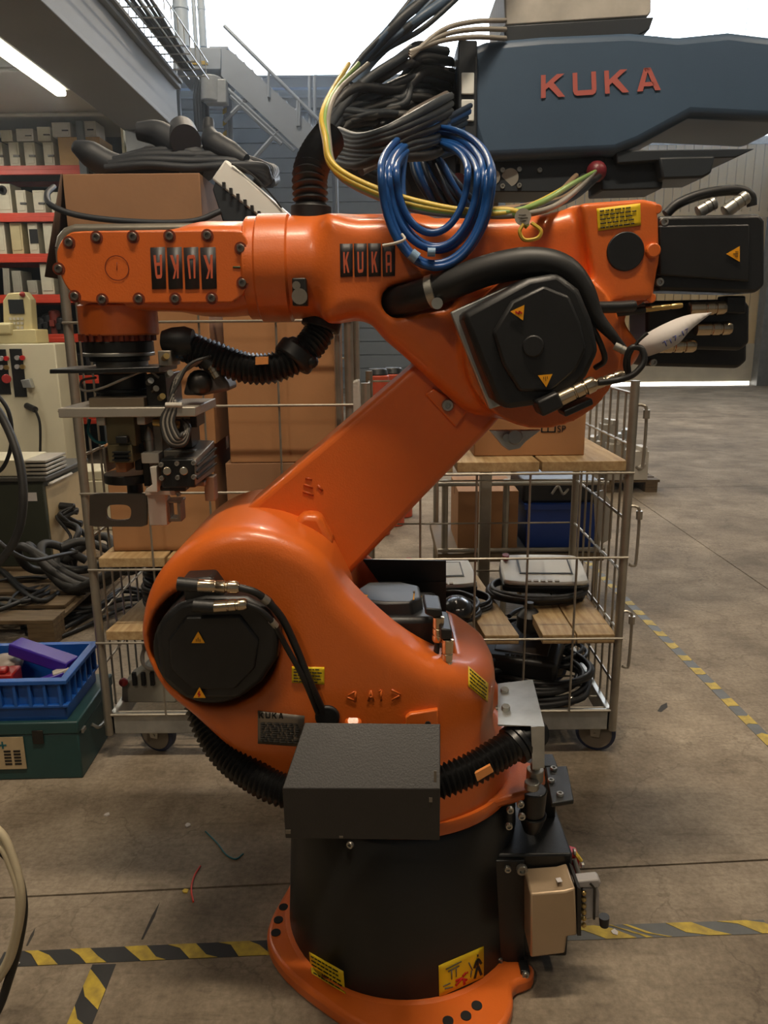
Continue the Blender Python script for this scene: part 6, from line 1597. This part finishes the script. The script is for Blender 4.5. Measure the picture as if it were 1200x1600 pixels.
# white control cabinet with pendant
CY = 8.6
x0c = P(-60, 600, CY).x; x1c = P(92, 600, CY).x; zc_ = P(50, 537, CY).z
CAB = thing('control_cabinet', 'tall cream white control cabinet with black switch panels at the left edge', 'cabinet', ((x0c + x1c) / 2, CY + .3, 0))
b = B(); b.bb((x0c, CY, .0), (x1c, CY + .6, zc_)); b.obj('body', WHITEM, CAB, bevel=.012)
for (x_, y_, x2_, y2_) in ((-25, 546, 17, 616), (14, 545, 42, 620)):
    b = B(); b.pbox(x_, y_, x2_, y2_, CY - .012, CY + .01); p_ = b.obj('switch_panel', BLACKP, CAB, bevel=.003)
    for k in range(4):
        b = B(); q = P(x2_ - 6 - 8 * (k % 2), y_ + 14 + 14 * (k // 2), CY - .012); b.cyl(q, q + Vector((0, -.03, 0)), .026, n=12); b.obj('switch_knob', (REDSW, GREYPL, BRASS, GREYPL)[k], p_)
b = B(); b.cyl(P(10, 592, CY - .012), P(10, 592, CY - .08), .045, .05, 16); b.obj('stop_button', REDP, CAB, bevel=.006)
b = B(); b.pprism([(32, 594), (45, 592), (50, 606), (36, 606)], CY - .1, CY - .02); b.obj('lever', GALV, CAB, bevel=.004)
b = B(); b.cyl(P(42, 634, CY), P(55, 640, CY - .12), .035, n=10); b.tube(sm([P(55, 640, CY - .12), P(62, 660, CY - .1), P(63, 690, CY - .08), P(62, 720, CY - .06)], 5), .014, 7); b.obj('plug_cable', RUBBER, CAB)
text('print', 'OR-3', P(27, 717, CY - .003), (1, 0, 0), (0, 0, 1), .105, INK, CAB)
zcx = zc_
PD = thing('teach_pendant', 'cream teach pendant with dark screen on the white control cabinet', 'pendant', (P(30, 530, CY + .2).x, CY + .3, zcx))
b = B(); b.pprism([(6, 532), (4, 470), (12, 458), (38, 456), (48, 468), (52, 532)], CY + .1, CY + .24); b.obj('body', PENDC, PD, bevel=.012)
b = B(); b.pbox(12, 468, 38, 490, CY + .085, CY + .1); b.obj('screen', SCREEND, PD, bevel=.002)
for i in range(4):
    for j in range(3):
        b = B(); b.pbox(14 + 6 * i, 496 + 7 * j, 18 + 6 * i, 500 + 7 * j, CY + .088, CY + .1); b.obj('key', WHITEP, PD)
b = B(); b.ball(P(35, 460, CY + .09), .03); b.obj('stop_button', REDP, PD)
b = B(); b.bb((P(-20, 530, CY).x, CY + .02, zcx), (P(56, 530, CY).x, CY + .34, P(0, 515, CY).z)); o = b.obj('cradle', PENDC, PD, bevel=.01)
b = B(); b.pbox(-20, 504, 20, 524, CY + .0, CY + .1); b.obj('grip', PENDC, PD, bevel=.03)
# small white unit far behind (under the wrist)
b = B(); b.bb((-2.75, 6.2, 0), (-2.25, 6.6, .42)); b.bb((-2.70, 6.22, .42), (-2.3, 6.58, .5)); o = b.obj('small_cabinet', WHITEM, None, bevel=.01); tag(o, 'small white unit on the floor behind the tall trolley', 'cabinet')

# ---- storage rack
RY = 9.6
RK = thing('storage_rack', 'tall storage rack with red beams full of pale units, far left', 'rack', (-4.6, RY + .4, 0))
bz = [P(60, y_, RY).z for y_ in (258, 332, 396, 460, 522)]
bz += [bz[-1] - .5, bz[-1] - 1.0]
rx0, rx1 = -6.6, -3.45
for z_ in bz:
    for y_ in (RY, RY + .78):
        b = B(); b.bb((rx0, y_, z_ - .10), (rx1, y_ + .05, z_ - .045)); b.bb((rx0, y_ + .01, z_ - .05), (rx1, y_ + .05, z_)); b.obj('beam', REDBEAM, RK, bevel=.004)
    b = B(); b.bb((rx0, RY + .05, z_ - .04), (rx1, RY + .78, z_ - .01)); b.obj('shelf_board', mat('rack_board', (96, 84, 66), .7), RK)
for x_ in (rx0, rx1, -5.05):
    for y_ in (RY + .02, RY + .78):
        b = B(); b.bb((x_ - .04, y_ - .03, 0), (x_ + .04, y_ + .03, 3.95)); b.obj('upright', mat('rack_upright', (96, 100, 104), .5, .3), RK)
UB = B(); UB.bb((-.5, 0, 0), (.5, 1, 1))
def unit(label, x0_, y0_, x1_, y1_, zbase, yo=0.0, m=UNITW, group=None, tilt=0.0, latch=True):
    Yn = RY + .06 + yo
    a = P(x0_, y0_, Yn); c = P(x1_, y1_, Yn)
    t = thing('drive_unit', label, 'unit', ((a.x + c.x) / 2, Yn + .15, zbase), group)
    h_ = max(.08, a.z - zbase)
    b = B(); b.bb((a.x, Yn, zbase), (c.x, Yn + .3, zbase + h_)); 
    b.obj('case', m, t, bevel=.006)
    b = B(); b.bb((a.x + .02, Yn - .006, zbase + h_ * .12), (c.x - .02, Yn, zbase + h_ * .9)); b.obj('front_plate', m, t, bevel=.003)
    if latch:
        b = B(); xm = a.x + (c.x - a.x) * .72; b.bb((xm - .035, Yn - .02, zbase + h_ * .38), (xm + .035, Yn, zbase + h_ * .46)); b.obj('latch', DKSTEEL, t)
    if tilt: t.rotation_euler = (0, tilt, 0)
    return t
g1_ = 'pale units on the top rack shelf'
for k, (x0_, x1_) in enumerate(((-12, 6), (12, 32), (36, 57), (66, 86))):
    unit('pale drive unit standing in the row on the top rack shelf', x0_, 222, x1_, 255, bz[0], group=g1_)
for k, (x0_, y0_, x1_, y1_, lab) in enumerate(((0, 203, 20, 219, 'tilted pale unit lying on the row, far left'), (24, 201, 53, 218, 'bright pale unit lying across the row on the top shelf'), (57, 198, 80, 219, 'notched pale unit on the row beside the bright one'))):
    unit(lab, x0_, y0_, x1_, y1_, P(0, 221.5, RY + .06).z + .004, m=WHITEP if k == 1 else UNITW, latch=(k != 0))
zcb = P(100, 214, RY + .06).z
b = B(); b.bb((P(88, 230, RY).x, RY + .06, bz[0]), (P(154, 230, RY).x, RY + .5, zcb)); o = b.obj('cardboard_box', mat('tan_box', (190, 152, 96), .7, var=.08), None, bevel=.006); tag(o, 'tan cardboard box on the top rack shelf under two white units', 'box')
unit('white unit with a hook standing on the tan box, left one', 80, 191, 111, 213, zcb + .002, m=WHITEP); unit('white unit with a hook standing on the tan box, right one', 119, 189, 151, 213, zcb + .002, m=WHITEP)
fu = unit('pale unit with a round dark fan on the second rack shelf', -10, 287, 20, 330, bz[1], latch=False)
b = B(); fb_ = P(4, 297, RY + .05); b.lathe([(.05, 0), (.05, .012), (.03, .012), (.03, 0)], fb_, (0, -1, 0), 20); b.obj('fan_ring', DARK, fu)
for x0_, x1_ in ((23, 43), (50, 72), (78, 98), (104, 124)):
    unit('pale drive unit on the second rack shelf', x0_, 297 if x0_ < 75 else 300, x1_, 330, bz[1], group='pale units on the second rack shelf')
for k, (x0_, x1_) in enumerate(((-14, 11), (14, 38), (42, 62), (66, 88), (92, 118))):
    wu = unit('pale drive unit on the third rack shelf' if k != 2 else 'white framed unit with a dark window on the third rack shelf', x0_, 348, x1_, 394, bz[2], m=(UNITW if k != 1 else mat('yellowish_unit', (186, 172, 130), .55, var=.1)), latch=False, group='pale units on the third rack shelf' if k != 2 else None)
    if k == 2:
        b = B(); b.pbox(45, 358, 60, 380, RY + .045, RY + .055); b.obj('window_panel', DARK, wu)
for k, (x0_, y0_, x1_) in enumerate(((1, 419, 16), (17, 423, 36), (42, 438, 60), (61, 412, 86), (90, 425, 110))):
    unit('grey unit on the fourth rack shelf, ' + ('far left', 'second from the left', 'low and small', 'tall and wide', 'half behind the trolley post')[k], x0_, y0_, x1_, 458, bz[3], m=UNITG if k != 3 else UNITW, latch=False, tilt=(.06, 0, -.03, 0, 0)[k])
rn = random.Random(31)
for k in range(6):
    x_ = 58 + 10 * k; h_ = rn.uniform(.15, .3)
    q = P(x_, 520, RY + .2); b = B(); b.cyl((q.x, RY + .2, bz[4]), (q.x, RY + .2, bz[4] + h_), .07, n=12); b.ball((q.x, RY + .2, bz[4] + h_), (.07, .07, .04)); b.box((q.x, RY + .12, bz[4] + h_ * .5), (.06, .06, .08)); o = b.obj('motor', BLACKP if k % 3 else mat('dull_red_motor', (120, 44, 30), .5), None, bevel=.006); tag(o, ('black' if k % 3 else 'dull red') + ' motor on the fifth rack shelf beside the pendant', 'motor', 'motors on the fifth rack shelf')
for k in range(5):
    x_ = -3.6 - .2 * k; b = B(); b.box((x_, RY + .25, bz[5] + .13), (.17, .3, .26)); b.cyl((x_, RY + .08, bz[5] + .15), (x_, RY + .02, bz[5] + .15), .05, n=12); o = b.obj('motor', BLACKP, None, bevel=.01); tag(o, 'black motor on the sixth rack shelf behind the trolley post', 'motor', 'motors on the sixth rack shelf')
# white panels right of the rack
for k, (x0_, x1_, y0_, y1_) in enumerate(((187, 207, 188, 242), (209, 225, 208, 245))):
    a_ = P(x0_, y0_, 9.3); c_ = P(x1_, y1_, 10.3); b = B(); b.hexa([Vector((a_.x, 9.3, 0)), Vector((a_.x + .03, 9.3, 0)), Vector((c_.x, 10.3, 0)), Vector((c_.x - .03, 10.3, 0)), Vector((a_.x, 9.3, a_.z)), Vector((a_.x + .03, 9.3, a_.z)), Vector((c_.x, 10.3, a_.z - .1)), Vector((c_.x - .03, 10.3, a_.z - .1))]); o = b.obj('door_panel', WHITEM, None, bevel=.004); tag(o, ('tall' if k == 0 else 'shorter') + ' cream cabinet door panel beside the rack, behind the cable pile', 'panel')

# ================================================================== STAIR, DUCTS, CABLE TRAY
YS = 14.0
ST = thing('steel_stair', 'grey-blue steel stair with landing in front of the bright far window', 'stair', (P(420, 300, YS).x, YS, 0))
b = B(); b.pprism([(270, 74), (345, 74), (345, 108), (270, 108)], YS - .6, YS + .6); b.obj('landing', STAIRP, ST, bevel=.01)
b = B(); 
for s_ in range(3):
    b.pprism([(283 + 14 * s_, 95), (292 + 14 * s_, 95), (297 + 14 * s_, 101), (288 + 14 * s_, 101)], YS - .61, YS - .6)
b.obj('hazard_stripe', TY, ST)
for yo in (-.55, .55):
    b = B(); b.pprism([(345, 74), (362, 80), (475, 185), (520, 232), (505, 262), (465, 232), (345, 118)], YS + yo, YS + yo + .05); b.obj('stringer', STAIRP, ST)
for k in range(13):
    b = B(); q = P(352 + 12.5 * k, 92 + 11.5 * k, YS); b.box(q, (.30, 1.05, .035)); b.obj('tread', STAIRP, ST)
for yo in (-.56, .6):
    b = B(); b.tube([P(350, 40, YS + yo), P(418, 108, YS + yo), P(500, 190, YS + yo)], .03, 8); b.obj('handrail', STAIRP, ST)
    for (x_, y_) in ((420, 110), (465, 155), (468, 155), (500, 190)):
        b = B(); b.cyl(P(x_, y_, YS + yo), P(x_, y_ + 42, YS + yo), .025, n=6); b.obj('rail_post', STAIRP, ST)
for (x0_, y0_, x1_, y1_) in ((345, 130, 460, 235), (395, 250, 470, 165), (350, 190, 410, 130), (360, 150, 440, 225)):
    b = B(); b.tube([P(x0_, y0_, YS - .5), P(x1_, y1_, YS - .5)], .035, 6); b.obj('brace', STAIRP, ST)
b = B(); b.pprism([(482, 208), (530, 208), (530, 218), (482, 218)], YS - .6, YS + .6); b.obj('lower_landing', STAIRP, ST)
for x_ in (484, 492):
    b = B(); b.cyl(P(x_, 118, YS - .5), P(x_, 210, YS - .5), .03, n=6); b.obj('rail_post', STAIRP, ST)
b = B(); 
for x_ in (275, 350, 355, 520):
    q = P(x_, 110, YS); b.cyl((q.x, YS, 0), (q.x, YS, q.z if x_ < 400 else P(520, 212, YS).z), .05, n=8)
b.obj('column', STAIRP, ST)
b = B()
for k in range(7):
    b.pprism([(348, 135 + 18 * k), (354, 131 + 18 * k), (354, 139 + 18 * k), (348, 143 + 18 * k)], YS - .07, YS - .055)
b.obj('hazard_stripe', TY, ST)
# cross girders below the glazing
GF = thing('girder_frame', 'pale steel girder frame crossing below the far window behind the stair', 'girder', (-1, 19.5, 0))
for y_ in (130, 162):
    b = B(); a_ = P(400, y_, 19.5); b.bb((-5.5, 19.4, a_.z - .12), (3.5, 19.6, a_.z + .1)); b.bb((-5.5, 19.35, a_.z + .08), (3.5, 19.65, a_.z + .12)); b.obj('girder', STAIRP, GF)
for x_ in (-5.4, 3.4):
    b = B(); b.bb((x_ - .08, 19.45, 0), (x_ + .08, 19.6, P(400, 130, 19.5).z)); b.obj('column', STAIRP, GF)
for k in range(4):
    b = B(); b.tube([P(505 + 14 * k, 160, 19.3), P(530 + 14 * k, 132, 19.3)], .05, 6); b.obj('brace', STAIRP, GF)
# ducts standing on the landing
for k, (x0_, x1_) in enumerate(((274, 298), (303, 310), (312, 324))):
    b = B(); a_ = P((x0_ + x1_) / 2, 74, YS + .2); r_ = (x1_ - x0_) / 2 * mpp(x0_, 40, YS + .2); b.cyl((a_.x, YS + .2, a_.z), (a_.x, YS + .2, 10.8), r_, n=18); b.cyl((a_.x, YS + .2, a_.z + .55), (a_.x, YS + .2, a_.z + .6), r_ * 1.1, n=18); b.cyl((a_.x, YS + .2, a_.z + 1.5), (a_.x, YS + .2, a_.z + 1.55), r_ * 1.1, n=18); o = b.obj('duct', PIPEP); tag(o, ('wide pale blue duct', 'thin pale pipe', 'medium pale blue duct')[k] + ' rising from the stair landing', 'duct')
b = B(); q = P(338, 140, YS - .3); b.cyl(P(330, 160, YS - .7), P(330, 120, YS - .7), .16, n=14); b.box(P(338, 145, YS - .7), (.35, .2, .35)); o = b.obj('hose_reel', mat('pale_reel', (160, 168, 176), .4), None, bevel=.02); tag(o, 'pale hose reel under the stair landing', 'reel')
for k in range(5):
    wire('hose', 'dark hose hanging under the stair landing', [P(309 + 4 * k, 122, YS - .6), P(306 + 4 * k, 150, YS - .6), P(307 + 4 * k, 180, YS - .6), P(309 + 3 * k, 205, YS - .6)], .045, SLATE_D, 'hose', 'hoses under the landing')
# cable tray along the beam
TR = thing('cable_tray', 'wire cable tray running along the top edge of the grey beam', 'tray', (-2.0, 6, 4.12))
for k in range(26):
    y_ = 3.2 + k * .22
    b = B(); b.tube([Vector((-2.08, y_, 4.30)), Vector((-2.08, y_, 4.14)), Vector((-1.78, y_, 4.14)), Vector((-1.78, y_, 4.30))], .007, 5); b.obj('rung', GALV, TR)
for (x_, z_) in ((-2.08, 4.3), (-2.08, 4.14), (-1.78, 4.14), (-1.78, 4.3), (-1.98, 4.14), (-1.88, 4.14)):
    b = B(); b.cyl((x_, 3.1, z_), (x_, 8.8, z_), .007, n=5); b.obj('long_wire', GALV, TR)
b = B(); b.bb((-2.14, 3.1, 4.101), (-2.05, 8.8, 4.13)); b.obj('bearer', BEAMP, TR)
for k in range(6):
    wire('cable', 'dark cable lying in the tray on the grey beam', [Vector((-2.02 + .03 * k, 3.2, 4.16 + .02 * (k % 2))), Vector((-2.0 + .03 * k, 5, 4.17)), Vector((-2.03 + .035 * k, 6.5, 4.19 + .03 * (k % 3))), Vector((-2.0 + .03 * k, 7.6, 4.18)), Vector((-1.98 + .02 * k, 8.6, 4.17))], .016, SLATE_D, 'cable', 'cables in the tray')

# ================================================================== HAZE: scatter volume added to imitate lens glare around the bright glazing
hm = bpy.data.materials.new('glare_veil_volume'); hm.use_nodes = True
nt = hm.node_tree; nt.nodes.clear()
om = nt.nodes.new('ShaderNodeOutputMaterial'); vs_ = nt.nodes.new('ShaderNodeVolumeScatter')
vs_.inputs['Color'].default_value = (0.86, 0.94, 1.0, 1); vs_.inputs['Density'].default_value = 0.004; vs_.inputs['Anisotropy'].default_value = 0.85
nt.links.new(vs_.outputs[0], om.inputs['Volume'])
b = B(); b.bb((-12.6, -8.6, -.5), (13.1, 21.6, 11.3)); hz = b.obj('haze', hm, None, ang=0); hz['kind'] = 'stuff'; tag(hz, 'thin scatter volume added for the lens glare veil before the window', 'haze')
